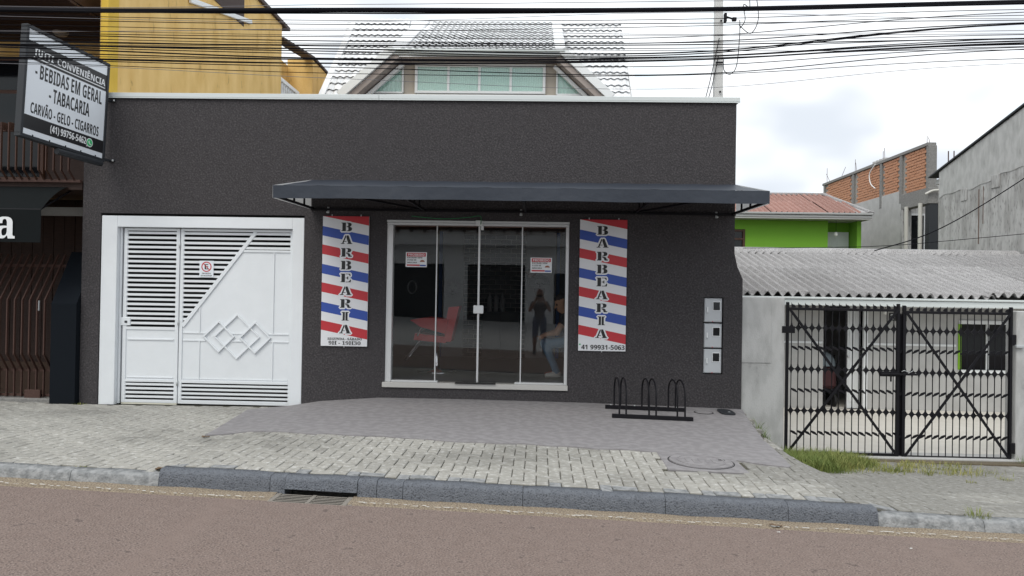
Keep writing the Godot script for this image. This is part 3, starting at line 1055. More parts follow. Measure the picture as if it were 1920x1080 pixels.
# ------------------------------------------------------------ awning over the glass doors
func build_awning() -> void:
	var a := thing("shop_awning", Vector3(-0.25, 2.68, 0.0), "long dark slate fabric awning over the glass doors", "awning")
	var x0 := -3.07
	var x1 := 2.565
	var zf := 1.55
	var yb := 3.1
	var yf := 2.815
	var yl := 2.67
	var c := tool_new(false)
	var n := 44
	var m := 10
	var sag := func(i, k): return -0.012 * sin(PI * k / m) * (0.6 + 0.4 * cos(TAU * i / 11.0)) - 0.004 * sin(i * 1.7 + k)
	for i in n:
		for k in m:
			var q := []
			for e in [[i, k], [i + 1, k], [i + 1, k + 1], [i, k + 1]]:
				var t: float = float(e[1]) / m
				q.append(Vector3(lerpf(x0, x1, float(e[0]) / n), lerpf(yb, yf, t) + sag.call(e[0], e[1]), lerpf(0.004, zf, t)))
			quad(c, q[0], q[1], q[2], q[3], Vector3.UP)
	add(c, "canopy", "awning_cloth", a)
	var v := tool_new(false)
	for i in n:
		for k in 3:
			var q := []
			for e in [[i, k], [i + 1, k], [i + 1, k + 1], [i, k + 1]]:
				var t: float = e[1] / 3.0
				var x := lerpf(x0, x1, float(e[0]) / n)
				q.append(Vector3(x, lerpf(yf, yl, t) + (0.003 * sin(x * 5.0) if t == 1.0 else 0.0), zf + 0.004 + 0.006 * t * sin(x * 3.1 + 1.0) + 0.002 * sin(x * 11.0) * t))
			quad(v, q[0], q[1], q[2], q[3], Vector3.BACK)
	add(v, "valance", "awning_cloth", a)
	for x in [x0, x1]:
		var s := tool_new()
		var o := -0.003 if x == x0 else 0.003
		var p := [Vector3(x + o, yb, 0.01), Vector3(x + o, yf, zf), Vector3(x + o, yl, zf), Vector3(x + o, 2.705, 0.01)]
		quad(s, p[0], p[1], p[2], p[3], Vector3(o, 0, 0))
		add(s, "side_cloth", "side_cloth", a)
	for x in [x0 + 0.03, -1.55, -0.2, 1.25, x1 - 0.03]:
		var b := tool_new()
		bar(b, Vector3(x, 2.715, 0.02), Vector3(x, yl + 0.02, zf - 0.03), 0.03, 0.03, Vector3.RIGHT, 0.003)
		bar(b, Vector3(x, yb - 0.03, 0.02), Vector3(x, yf - 0.02, zf - 0.03), 0.025, 0.025, Vector3.RIGHT, 0.003)
		for t in [0.28, 0.55]:
			bar(b, Vector3(x, lerpf(2.72, yl + 0.03, t), zf * t), Vector3(x, lerpf(yb - 0.04, yf - 0.03, t), zf * t), 0.022, 0.022, Vector3.RIGHT, 0.003)
		add(b, "bracket", "black_metal", a)
	for e in [[-1.55, -2.1], [1.25, 1.75]]:
		var b := tool_new()
		bar(b, Vector3(e[0], 2.715, 0.04), Vector3(e[1], yl + 0.02, zf - 0.05), 0.025, 0.025, Vector3.UP, 0.003)
		add(b, "brace", "black_metal", a)
	var r := tool_new()
	bar(r, Vector3(x0, 2.705, 0.02), Vector3(x1, 2.705, 0.02), 0.03, 0.036, Vector3.BACK, 0.003)
	add(r, "wall_rail", "black_metal", a)
	r = tool_new()
	bar(r, Vector3(x0 + 0.01, yl + 0.02, zf - 0.02), Vector3(x1 - 0.01, yl + 0.02, zf - 0.02), 0.03, 0.03, Vector3.BACK, 0.003)
	add(r, "front_rail", "black_metal", a)
	var i := 0
	for x in [-2.84, -0.258, 2.315]:
		var where: String = ["above the poster with opening hours", "above the glazed entrance", "above the meter boxes"][i]
		var h := thing("awning_hook", Vector3(x, 2.655, 0.0), "small zinc wall hook under the awning " + where, "hook", "zinc hooks under the awning")
		slab("plate", "zinc", h, x - 0.014, x + 0.014, 2.655, 2.74, 0.0, 0.012, 0.002)
		slab("lip", "zinc", h, x - 0.018, x + 0.018, 2.655, 2.675, 0.012, 0.05, 0.003)
		i += 1


# ------------------------------------------------------------ the two posters
func glyph(c: String) -> Array:
	var stem := [0, 0, 0.42, 0, 0.42, 1, 0, 1, 0, 0.93, 0.09, 0.9, 0.09, 0.1, 0, 0.07]
	match c:
		"B":
			return [stem, [0.48, 1, 0.75, 1, 0.91, 0.93, 0.97, 0.77, 0.91, 0.61, 0.78, 0.53, 0.94, 0.45, 1.01, 0.28, 0.95, 0.09, 0.78, 0, 0.48, 0, 0.48, 0.07, 0.6, 0.08, 0.65, 0.15, 0.65, 0.4, 0.6, 0.47, 0.48, 0.49, 0.48, 0.56, 0.58, 0.57, 0.63, 0.63, 0.63, 0.86, 0.58, 0.92, 0.48, 0.93]]
		"A":
			return [[-0.04, 0, 0.32, 0, 0.32, 0.07, 0.22, 0.09, 0.28, 0.26, 0.5, 0.26, 0.5, 0.33, 0.3, 0.33, 0.47, 0.83, 0.44, 1, 0.39, 1, 0.09, 0.09, -0.04, 0.07], [0.5, 1, 0.68, 1, 0.97, 0.09, 1.06, 0.07, 1.06, 0, 0.56, 0, 0.56, 0.07, 0.66, 0.09, 0.49, 0.7]]
		"R":
			return [stem, [0.48, 1, 0.75, 1, 0.92, 0.92, 0.97, 0.75, 0.9, 0.58, 0.74, 0.5, 0.48, 0.48, 0.48, 0.55, 0.58, 0.57, 0.63, 0.63, 0.63, 0.86, 0.58, 0.92, 0.48, 0.93], [0.49, 0.43, 0.72, 0.43, 0.85, 0.35, 0.91, 0.13, 1.02, 0.12, 1.06, 0.07, 0.97, 0, 0.72, 0, 0.62, 0.28, 0.49, 0.35]]
		"E":
			return [stem, [0.48, 1, 0.92, 1, 0.94, 0.7, 0.87, 0.7, 0.8, 0.88, 0.7, 0.93, 0.48, 0.93], [0.48, 0.54, 0.6, 0.54, 0.66, 0.67, 0.73, 0.67, 0.73, 0.33, 0.66, 0.33, 0.6, 0.46, 0.48, 0.46], [0.48, 0, 0.96, 0, 0.99, 0.32, 0.91, 0.32, 0.82, 0.12, 0.7, 0.07, 0.48, 0.07]]
	return [[0.17, 0, 0.47, 0, 0.47, 1, 0.17, 1, 0.17, 0.93, 0.27, 0.9, 0.27, 0.1, 0.17, 0.07], [0.53, 0, 0.83, 0, 0.83, 0.07, 0.73, 0.1, 0.73, 0.9, 0.83, 0.93, 0.83, 1, 0.53, 1]]


func outline(flat: Array, at: Vector2, sx: float, sy: float) -> PackedVector2Array:
	var p := PackedVector2Array()
	for i in range(0, flat.size(), 2):
		p.append(at + Vector2((flat[i] - 0.5) * sx, (flat[i + 1] - 0.5) * sy))
	if Geometry2D.is_polygon_clockwise(p):
		p.reverse()
	return p


func poster(x0: float, dx: float, label: String, foot: Callable) -> void:
	var wd := 0.622
	var ht := 1.735
	var c := Vector3(x0 + wd * 0.5, 2.615 - ht * 0.5, 0.018)
	var t := thing("barber_poster", Vector3(c.x, 2.615 - ht, 0.0), label, "poster", "striped barber posters")
	piece("board", "poster_white", t, c, Vector3(wd, ht, 0.02), 0.002)
	for sx in [-0.19, 0.2]:
		piece("clip", "zinc", t, c + Vector3(sx, ht * 0.5 + 0.012, 0), Vector3(0.012, 0.024, 0.006))
	piece("clip", "zinc", t, c + Vector3(0, -ht * 0.5 - 0.008, 0), Vector3(0.01, 0.018, 0.006))
	var face := Transform3D(Basis(), Vector3(c.x, c.y, c.z + 0.0102))
	var rect := PackedVector2Array([Vector2(-wd * 0.5, -ht * 0.5), Vector2(wd * 0.5, -ht * 0.5), Vector2(wd * 0.5, ht * 0.5), Vector2(-wd * 0.5, ht * 0.5)])
	for e in [["red", -0.126, 4], ["blue", 0.134, 3]]:
		for k in e[2]:
			var y: float = ht * 0.5 - e[1] - 0.506 * k
			var band := PackedVector2Array([Vector2(-wd * 0.5, y), Vector2(wd * 0.5, y - 0.122), Vector2(wd * 0.5, y - 0.248), Vector2(-wd * 0.5, y - 0.126)])
			for poly in Geometry2D.intersect_polygons(band, rect):
				var st := tool_new()
				plate(st, poly, 0.001, face, false)
				add(st, e[0] + "_stripe", "print_" + e[0], t)
	var text := "BARBEARIA"
	for i in text.length():
		var at := Vector2(dx, ht * 0.5 - 0.142 - i * 0.1705)
		var halo := []
		var bst := tool_new()
		for flat in glyph(text[i]):
			var p := outline(flat, at, 0.143, 0.115)
			plate(bst, p, 0.001, Transform3D(Basis(), face.origin + Vector3(0, 0, 0.0021)), false)
			for o in Geometry2D.offset_polygon(p, 0.019, Geometry2D.JOIN_ROUND):
				var merged := [o]
				var rest := []
				for h in halo:
					var u := Geometry2D.merge_polygons(merged[0], h)
					if u.size() == 1 or (u.size() > 1 and Geometry2D.is_polygon_clockwise(u[1])):
						merged[0] = u[0]
					else:
						rest.append(h)
				halo = rest + merged
		var hst := tool_new()
		for h in halo:
			plate(hst, h, 0.001, Transform3D(Basis(), face.origin + Vector3(0, 0, 0.0009)), false)
		add(hst, "white_outline", "poster_white", t)
		add(bst, "letter", "print_black", t)
	foot.call(t, c + Vector3(0, -ht * 0.5, 0.0105))


func build_posters() -> void:
	poster(-2.905, 0.012, "striped barber poster with opening hours beside the white gate", func(t, p):
		words("SEGUNDA - SÁBADO", "print_black", t, p + Vector3(0.01, 0.102, 0.002), 0.46, 0.04, serif)
		words("9H - 19H30", "print_black", t, p + Vector3(0.01, 0.044, 0.002), 0.43, 0.05, serif))
	poster(0.525, -0.012, "striped barber poster with a telephone number between entrance and meter boxes", func(t, p):
		words("41 99931-5063", "print_black", t, p + Vector3(0.015, 0.05, 0.002), 0.57, 0.062, sans)
		var d := tool_new()
		lathe(d, [Vector2(0, 0), Vector2(0.011, 0), Vector2(0.011, 0.002)], Vector3.ZERO, 10)
		var mi := add(d, "small_mark", "print_green", t)
		mi.transform = Transform3D(Basis(Vector3.RIGHT, PI / 2), p + Vector3(-0.29, 0.085, 0.003) - origin(t)))


func build_meters() -> void:
	var names := ["topmost", "middle", "lowest"]
	for i in 3:
		var y: float = [1.285, 0.948, 0.612][i]
		var b := thing("meter_box", Vector3(2.296, y, -0.05), "grey electricity meter box set in the dark wall, %s of three" % names[i], "meter box", "meter boxes in the shop wall")
		slab("case", "meter_grey", b, 2.178, 2.416, y, y + 0.318, -0.14, -0.03, 0.004)
		slab("door", "meter_grey", b, 2.186, 2.41, y + 0.008, y + 0.31, -0.03, -0.018, 0.004)
		slab("window_frame", "white_metal", b, 2.288, 2.392, y + 0.15, y + 0.275, -0.018, -0.012, 0.002)
		slab("window", "dark_glass", b, 2.298, 2.382, y + 0.16, y + 0.265, -0.012, -0.009, 0.0)
		slab("handle", "white_metal", b, 2.21, 2.232, y + 0.13, y + 0.2, -0.018, -0.004, 0.004)
		slab("latch", "zinc", b, 2.212, 2.23, y + 0.115, y + 0.126, -0.018, -0.008, 0.002)
		slab("seal", "print_red", b, 2.285, 2.297, y + 0.004, y + 0.014, -0.018, -0.012, 0.0)


# ------------------------------------------------------------ projecting sign
func build_hanging_sign() -> void:
	var root := Vector3(-5.855, 3.28, 0.12)
	var dir := (Vector3(-6.09, 0.078, 1.5) - Vector3(-5.855, 0, 0.12)).normalized()
	var wd := 1.4
	var ht := 1.335
	var t := thing("hanging_sign", root, "white and black rectangular convenience sign projecting from the dark wall", "sign")
	# the printed face looks along n; u runs with the reading direction
	var u := -dir
	var n := u.cross(Vector3.UP).normalized()
	var bas := Basis(u, n.cross(u), n)
	var c := root + dir * wd * 0.5 + Vector3(0, ht * 0.5, 0)
	var P := func(x: float, y: float, z := 0.0): return c + bas * Vector3(x, y, z)
	var f := tool_new()
	box(f, P.call(0, ht * 0.5 - 0.02, 0), Vector3(wd, 0.04, 0.09), 0.004, bas)
	box(f, P.call(0, -ht * 0.5 + 0.02, 0), Vector3(wd, 0.04, 0.09), 0.004, bas)
	box(f, P.call(-wd * 0.5 + 0.02, 0, 0), Vector3(0.04, ht - 0.08, 0.09), 0.004, bas)
	box(f, P.call(wd * 0.5 - 0.02, 0, 0), Vector3(0.04, ht - 0.08, 0.09), 0.004, bas)
	add(f, "frame", "dark_paint", t)
	var z := 0.03
	var face := func(called: String, m: String, x: float, y: float, w: float, h: float, zz: float):
		var st := tool_new()
		box(st, P.call(x, y, zz), Vector3(w, h, 0.004), 0.0, bas)
		add(st, called, m, t)
	face.call("panel", "sign_white", 0.0, 0.0, wd - 0.08, ht - 0.08, z)
	face.call("black_band", "print_black", 0.0, 0.385, wd - 0.081, 0.215, z + 0.003)
	face.call("black_band", "print_black", 0.0, -0.475, wd - 0.081, 0.165, z + 0.003)
	words("TUTTI  CONVENIÊNCIA", "print_white", t, P.call(0.03, 0.395, z + 0.006), 1.2, 0.11, sans, bas)
	face.call("underline", "print_white", 0.03, 0.312, 1.2, 0.012, z + 0.006)
	words("- BEBIDAS EM GERAL", "print_black", t, P.call(0.03, 0.165, z + 0.003), 1.12, 0.17, sans, bas)
	words("- TABACARIA", "print_black", t, P.call(0.04, -0.06, z + 0.003), 0.68, 0.17, sans, bas)
	words("CARVÃO - GELO - CIGARROS", "print_black", t, P.call(0.0, -0.275, z + 0.003), 1.13, 0.165, sans, bas)
	words("(41) 99756-5462", "print_white", t, P.call(0.05, -0.475, z + 0.006), 0.6, 0.105, sans, bas)
	# round green telephone emblem
	var em := tool_new()
	var ring := PackedVector2Array()
	for k in 18:
		ring.append(Vector2(cos(TAU * k / 18), sin(TAU * k / 18)))
	var disc := func(st: SurfaceTool, x: float, y: float, r: float, zz: float):
		var p := PackedVector2Array()
		for q in ring:
			p.append(q * r)
		plate(st, p, 0.001, Transform3D(bas, P.call(x, y, zz)), false)
	disc.call(em, 0.415, -0.475, 0.058, z + 0.005)
	plate(em, PackedVector2Array([Vector2(-0.055, -0.06), Vector2(-0.01, -0.045), Vector2(-0.045, -0.01)]), 0.001, Transform3D(bas, P.call(0.415, -0.475, z + 0.005)), false)
	add(em, "emblem_rim", "print_white", t)
	em = tool_new()
	disc.call(em, 0.415, -0.475, 0.047, z + 0.0065)
	add(em, "emblem_disc", "print_green", t)
	em = tool_new()
	tube(em, [P.call(0.397, -0.455, z + 0.009), P.call(0.402, -0.48, z + 0.009), P.call(0.418, -0.495, z + 0.009), P.call(0.437, -0.497, z + 0.009)], 0.008, 6)
	add(em, "emblem_handset", "print_white", t)
	for y in [0.855, 0.045]:
		var b := tool_new()
		bar(b, root + Vector3(0.0, y, 0.0), root + Vector3(0.02, y, -0.118), 0.03, 0.03, Vector3.UP, 0.003)
		bar(b, root + Vector3(0.0, y, -0.105), root + Vector3(0.09, y, -0.105), 0.03, 0.02, Vector3.UP, 0.003)
		add(b, "bracket", "dark_paint", t)
		var bo := tool_new()
		lathe(bo, [Vector2(0, -0.012), Vector2(0.012, -0.012), Vector2(0.012, 0.012), Vector2(0, 0.012)], root + Vector3(0.075, y, -0.085), 8)
		add(bo, "bolt", "zinc", t)
	var p2 := tool_new()
	box(p2, P.call(wd * 0.5 + 0.025, -0.03, -0.02), Vector3(0.03, ht - 0.24, 0.06), 0.004, bas)
	add(p2, "mounting_post", "dark_paint", t)
	var lm := tool_new()
	var la: Vector3 = P.call(-0.12, -ht * 0.5 - 0.045, 0.03)
	var lb: Vector3 = P.call(wd * 0.5 - 0.05, -ht * 0.5 - 0.03, 0.03)
	tube(lm, [la, lb], 0.04, 10)
	add(lm, "lamp_housing", "dark_paint", t)
	for k in 5:
		for s in [-1, 1]:
			var st := tool_new()
			box(st, P.call(-0.52 + k * 0.26, s * (ht * 0.5 - 0.045), 0.046), Vector3(0.012, 0.02, 0.006), 0.0, bas)
			add(st, "clip", "black_metal", t)


# ------------------------------------------------------------ yellow house beside the shop
func build_yellow_house() -> void:
	var h := thing("yellow_house", Vector3(-9.0, 0, -6.0), "yellow painted two-storey house with mildewed side wall and brown balcony", "house")
	block("side_wall", "yellow_paint", h, Vector3(-6.5, -0.3, -8.2), Vector3(-6.25, 7.95, -0.86))
	block("corner_pilaster", "yellow_clean", h, Vector3(-6.33, 2.9, -0.86), Vector3(-6.22, 7.95, -0.57), 0.006)
	block("rear_wall", "yellow_paint", h, Vector3(-7.2, 3.0, -10.8), Vector3(-6.95, 7.75, -8.2))
	block("rear_wall", "yellow_paint", h, Vector3(-6.95, 3.0, -12.3), Vector3(-6.25, 7.9, -10.8))
	block("floor_slab", "yellow_paint", h, Vector3(-6.95, 5.7, -10.8), Vector3(-6.25, 6.0, -8.2))
	block("far_wall", "yellow_paint", h, Vector3(-14, -0.3, -12.3), Vector3(-13.8, 7.9, -0.9))
	block("back_wall", "yellow_paint", h, Vector3(-13.8, -0.3, -12.3), Vector3(-6.95, 7.7, -12.1))
	block("roof", "brown_wood", h, Vector3(-14.2, 7.95, -8.6), Vector3(-6.18, 8.03, -0.3))
	var r2 := tool_new()
	plate(r2, PackedVector2Array([Vector2(8.2, 7.62), Vector2(10.8, 7.93), Vector2(12.4, 7.9), Vector2(12.4, 7.96), Vector2(10.8, 7.99), Vector2(8.2, 7.68)]), 0.3, Transform3D(Basis(Vector3(0, 0, -1), Vector3.UP, Vector3(1, 0, 0)), Vector3(-6.5, 0, 0)))
	add(r2, "rear_roof", "brown_wood", h)
	# white balustrade of the rear landing
	for k in 9:
		var b := tool_new()
		lathe(b, [Vector2(0.0, 0), Vector2(0.045, 0), Vector2(0.03, 0.08), Vector2(0.055, 0.22), Vector2(0.028, 0.42), Vector2(0.045, 0.55), Vector2(0, 0.55)], Vector3(-6.33, 6.1, -8.32 - k * 0.16), 8)
		add(b, "baluster", "white_metal", h)
	block("balustrade_rail", "white_metal", h, Vector3(-6.4, 6.65, -9.72), Vector3(-6.27, 6.75, -8.22), 0.01)
	block("balustrade_base", "white_metal", h, Vector3(-6.4, 6.0, -9.72), Vector3(-6.27, 6.1, -8.22), 0.01)
	# high opening with a sloping white rail on the side wall
	block("high_opening", "brown_wood", h, Vector3(-6.26, 7.1, -5.75), Vector3(-6.235, 7.9, -4.1))
	var rail := tool_new()
	bar(rail, Vector3(-6.215, 6.69, -3.17), Vector3(-6.215, 7.31, -6.1), 0.09, 0.05, Vector3.RIGHT, 0.006)
	add(rail, "sloping_rail", "white_metal", h)
	# recessed front: soffit boards, beam, window, balcony floor
	for k in 13:
		block("soffit_board", "brown_wood", h, Vector3(-13.8, 5.6 + 0.008 * (k % 3), -2.15 + k * 0.165), Vector3(-6.64, 5.64 + 0.008 * (k % 3), -2.15 + k * 0.165 + 0.155), 0.004)
	block("soffit_slab", "brown_wood", h, Vector3(-13.8, 5.66, -2.3), Vector3(-6.64, 5.95, 0.0))
	block("front_beam", "yellow_paint", h, Vector3(-13.8, 5.36, -2.35), Vector3(-6.5, 5.6, -2.1), 0.006)
	block("front_wall", "brown_wood", h, Vector3(-13.8, 3.05, -2.4), Vector3(-6.5, 5.36, -2.2))
	for e in [-9.4, -8.55]:
		var w := block("window_frame", "window_brown", h, Vector3(e - 0.42, 3.3, -2.2), Vector3(e + 0.42, 5.36, -2.14), 0.006)
		block("pane", "dark_glass", w, Vector3(e - 0.36, 4.82, -2.14), Vector3(e + 0.36, 5.3, -2.132))
		block("pane", "dark_glass", w, Vector3(e - 0.36, 3.4, -2.14), Vector3(e + 0.36, 4.76, -2.132))
	var lampm := tool_new()
	lathe(lampm, [Vector2(0, -0.07), Vector2(0.09, -0.05), Vector2(0.12, 0), Vector2(0, 0)], Vector3(-7.55, 5.595, -1.6), 12)
	add(lampm, "ceiling_light", "beige_paint", h)
	block("balcony_floor", "brown_wood", h, Vector3(-13.8, 2.93, -2.4), Vector3(-6.22, 3.06, -0.02), 0.004)
	# balcony railing of bent flat bars
	block("railing_rail", "rust_paint", h, Vector3(-11, 3.02, 0.0), Vector3(-6.215, 3.06, 0.05), 0.003)
	block("railing_rail", "rust_paint", h, Vector3(-11, 3.79, -0.42), Vector3(-6.26, 3.83, -0.38), 0.003)
	var bm := tool_new()
	bar(bm, Vector3(0, 0.14, 0.17), Vector3(0, 0.78, 0.17), 0.035, 0.012, Vector3.RIGHT)
	bar(bm, Vector3(0, 0.77, 0.17), Vector3(0, 0.79, -0.4), 0.03, 0.012, Vector3.RIGHT)
	bar(bm, Vector3(0, 0.02, 0.02), Vector3(0, 0.15, 0.17), 0.03, 0.012, Vector3.RIGHT)
	bm.generate_normals()
	var mesh := bm.commit()
	for k in 40:
		var mi := MeshInstance3D.new()
		mi.mesh = mesh
		put(mi, "railing_bar", "rust_paint", h, Vector3(-6.3 - k * 0.103, 3.02, 0.0))
	# ground floor behind the fence
	for k in 22:
		block("wall_plank", "brown_wood", h, Vector3(-6.4 - k * 0.16 - 0.152, 0.5, -1.0), Vector3(-6.4 - k * 0.16, 2.9, -0.97 + 0.004 * (k % 2)), 0.003)
	block("plinth", "plinth_brick", h, Vector3(-13.8, -0.2, -1.05), Vector3(-6.26, 0.5, -0.93))
	block("lintel", "pale_render", h, Vector3(-13.8, 2.64, -0.75), Vector3(-6.21, 2.76, -0.68))
	# fabric canopy with a lettered valance
	var a := thing("neighbour_awning", Vector3(-8.2, 2.2, 0.2), "dark grey curved fabric awning with a white letter beside the dark shop", "awning")
	var c := tool_new(false)
	var prof := []
	for k in 9:
		var q := k / 8.0
		prof.append(Vector2(-0.25 + 0.8 * q, 3.0 - 0.4 * q * q))
	for k in 8:
		for i in 10:
			var xa := -11.0 + i * 0.458
			var xb := xa + 0.458
			quad(c, Vector3(xa, prof[k].y, prof[k].x), Vector3(xb, prof[k].y, prof[k].x), Vector3(xb, prof[k + 1].y, prof[k + 1].x), Vector3(xa, prof[k + 1].y, prof[k + 1].x), Vector3.UP)
	add(c, "canopy", "dark_canopy", a)
	var v := tool_new(false)
	for i in 30:
		var xa := -11.0 + i * 0.1527
		var xb := xa + 0.1527
		quad(v, Vector3(xa, 2.6, 0.552), Vector3(xb, 2.6, 0.552), Vector3(xb, 2.175, 0.56 + 0.01 * sin(xb * 8)), Vector3(xa, 2.175, 0.56 + 0.01 * sin(xa * 8)), Vector3.BACK)
	add(v, "valance", "dark_canopy", a)
	words("a", "print_white", a, Vector3(-6.87, 2.36, 0.575), 0.25, 0.28, serif, Basis(), 0.002, "letter")
	var bt := tool_new()
	tube(bt, [Vector3(-11, 2.6, 0.54), Vector3(-6.43, 2.6, 0.54)], 0.012, 6)
	tube(bt, [Vector3(-6.45, 2.99, -0.25), Vector3(-6.45, 2.6, 0.53)], 0.012, 6)
	add(bt, "support_tube", "black_metal", a)


func build_bars_fence() -> void:
	var p := thing("gate_pillar", Vector3(-6.37, 0.0, -0.1), "dark painted pillar with a slanted top between bar fence and shop", "pillar")
	var st := tool_new()
	plate(st, PackedVector2Array([Vector2(-0.09, -0.2), Vector2(-0.09, 1.385), Vector2(0.35, 2.1), Vector2(0.6, 2.1), Vector2(0.6, -0.2)]), 0.345, Transform3D(Basis(Vector3(0, 0, -1), Vector3.UP, Vector3(1, 0, 0)), Vector3(-6.548, 0, 0)))
	add(st, "shaft", "pillar_paint", p)
	var f := thing("bar_fence", Vector3(-7.8, 0.05, 0.0), "reddish brown fence of bent vertical bars beside the dark pillar", "fence")
	var b := tool_new()
	bar(b, Vector3(0, 1.42, 0.05), Vector3(0, 2.06, -0.4), 0.035, 0.014, Vector3.RIGHT)
	bar(b, Vector3(0, 0.69, 0.05), Vector3(0, 1.43, 0.05), 0.035, 0.014, Vector3.RIGHT)
	bar(b, Vector3(0, 0.48, -0.12), Vector3(0, 0.7, 0.05), 0.035, 0.014, Vector3.RIGHT)
	bar(b, Vector3(0, 0.1, -0.12), Vector3(0, 0.49, -0.12), 0.03, 0.014, Vector3.RIGHT)
	b.generate_normals()
	var mesh := b.commit()
	for k in 36:
		var mi := MeshInstance3D.new()
		mi.mesh = mesh
		put(mi, "bar", "rust_paint", f, Vector3(-6.66 - k * 0.103, 0, 0))
	for e in [[0.46, -0.14], [1.9, -0.31], [0.12, -0.14]]:
		slab("rail", "rust_paint", f, -10.4, -6.56, e[0] - 0.018, e[0] + 0.018, e[1] - 0.02, e[1], 0.002)
	slab("base", "raw_concrete", f, -10.4, -6.56, -0.1, 0.09, -0.25, 0.0, 0.01)
	slab("bolt_box", "rust_paint", f, -7.0, -6.78, 0.06, 0.2, -0.11, -0.07, 0.004)
	var lt := tool_new()
	span(lt, Vector3(-6.78, 1.28, 0.02), Vector3(-6.745, 1.42, 0.05), 0.005)
	add(lt, "latch", "zinc", f)


# ------------------------------------------------------------ white tiled house behind the shop
func tile_mesh(w: float, l: float, lift: float) -> ArrayMesh:
	# one pantile: a double wave across x, running down slope along +z, lifted at its lower lip
	var st := tool_new(false)
	var n := 8
	var th := 0.012
	var pts := []
	for k in n + 1:
		var t := float(k) / n
		var y := w * 0.2 * (0.5 + 0.5 * cos((t - 0.4) * TAU))
		pts.append(Vector2((t - 0.5) * w, y))
	for k in n:
		var a: Vector2 = pts[k]
		var b: Vector2 = pts[k + 1]
		quad(st, Vector3(a.x, a.y, -l * 0.5), Vector3(b.x, b.y, -l * 0.5), Vector3(b.x, b.y + lift, l * 0.5), Vector3(a.x, a.y + lift, l * 0.5), Vector3.UP)
	st.set_smooth_group(-1)
	for k in n:
		var a: Vector2 = pts[k]
		var b: Vector2 = pts[k + 1]
		quad(st, Vector3(a.x, a.y + lift, l * 0.5), Vector3(b.x, b.y + lift, l * 0.5), Vector3(b.x, b.y + lift - th, l * 0.5), Vector3(a.x, a.y + lift - th, l * 0.5), Vector3.BACK)
		quad(st, Vector3(a.x, a.y - th, -l * 0.5), Vector3(b.x, b.y - th, -l * 0.5), Vector3(b.x, b.y + lift - th, l * 0.5), Vector3(a.x, a.y + lift - th, l * 0.5), Vector3.DOWN)
	st.generate_normals()
	return st.commit()


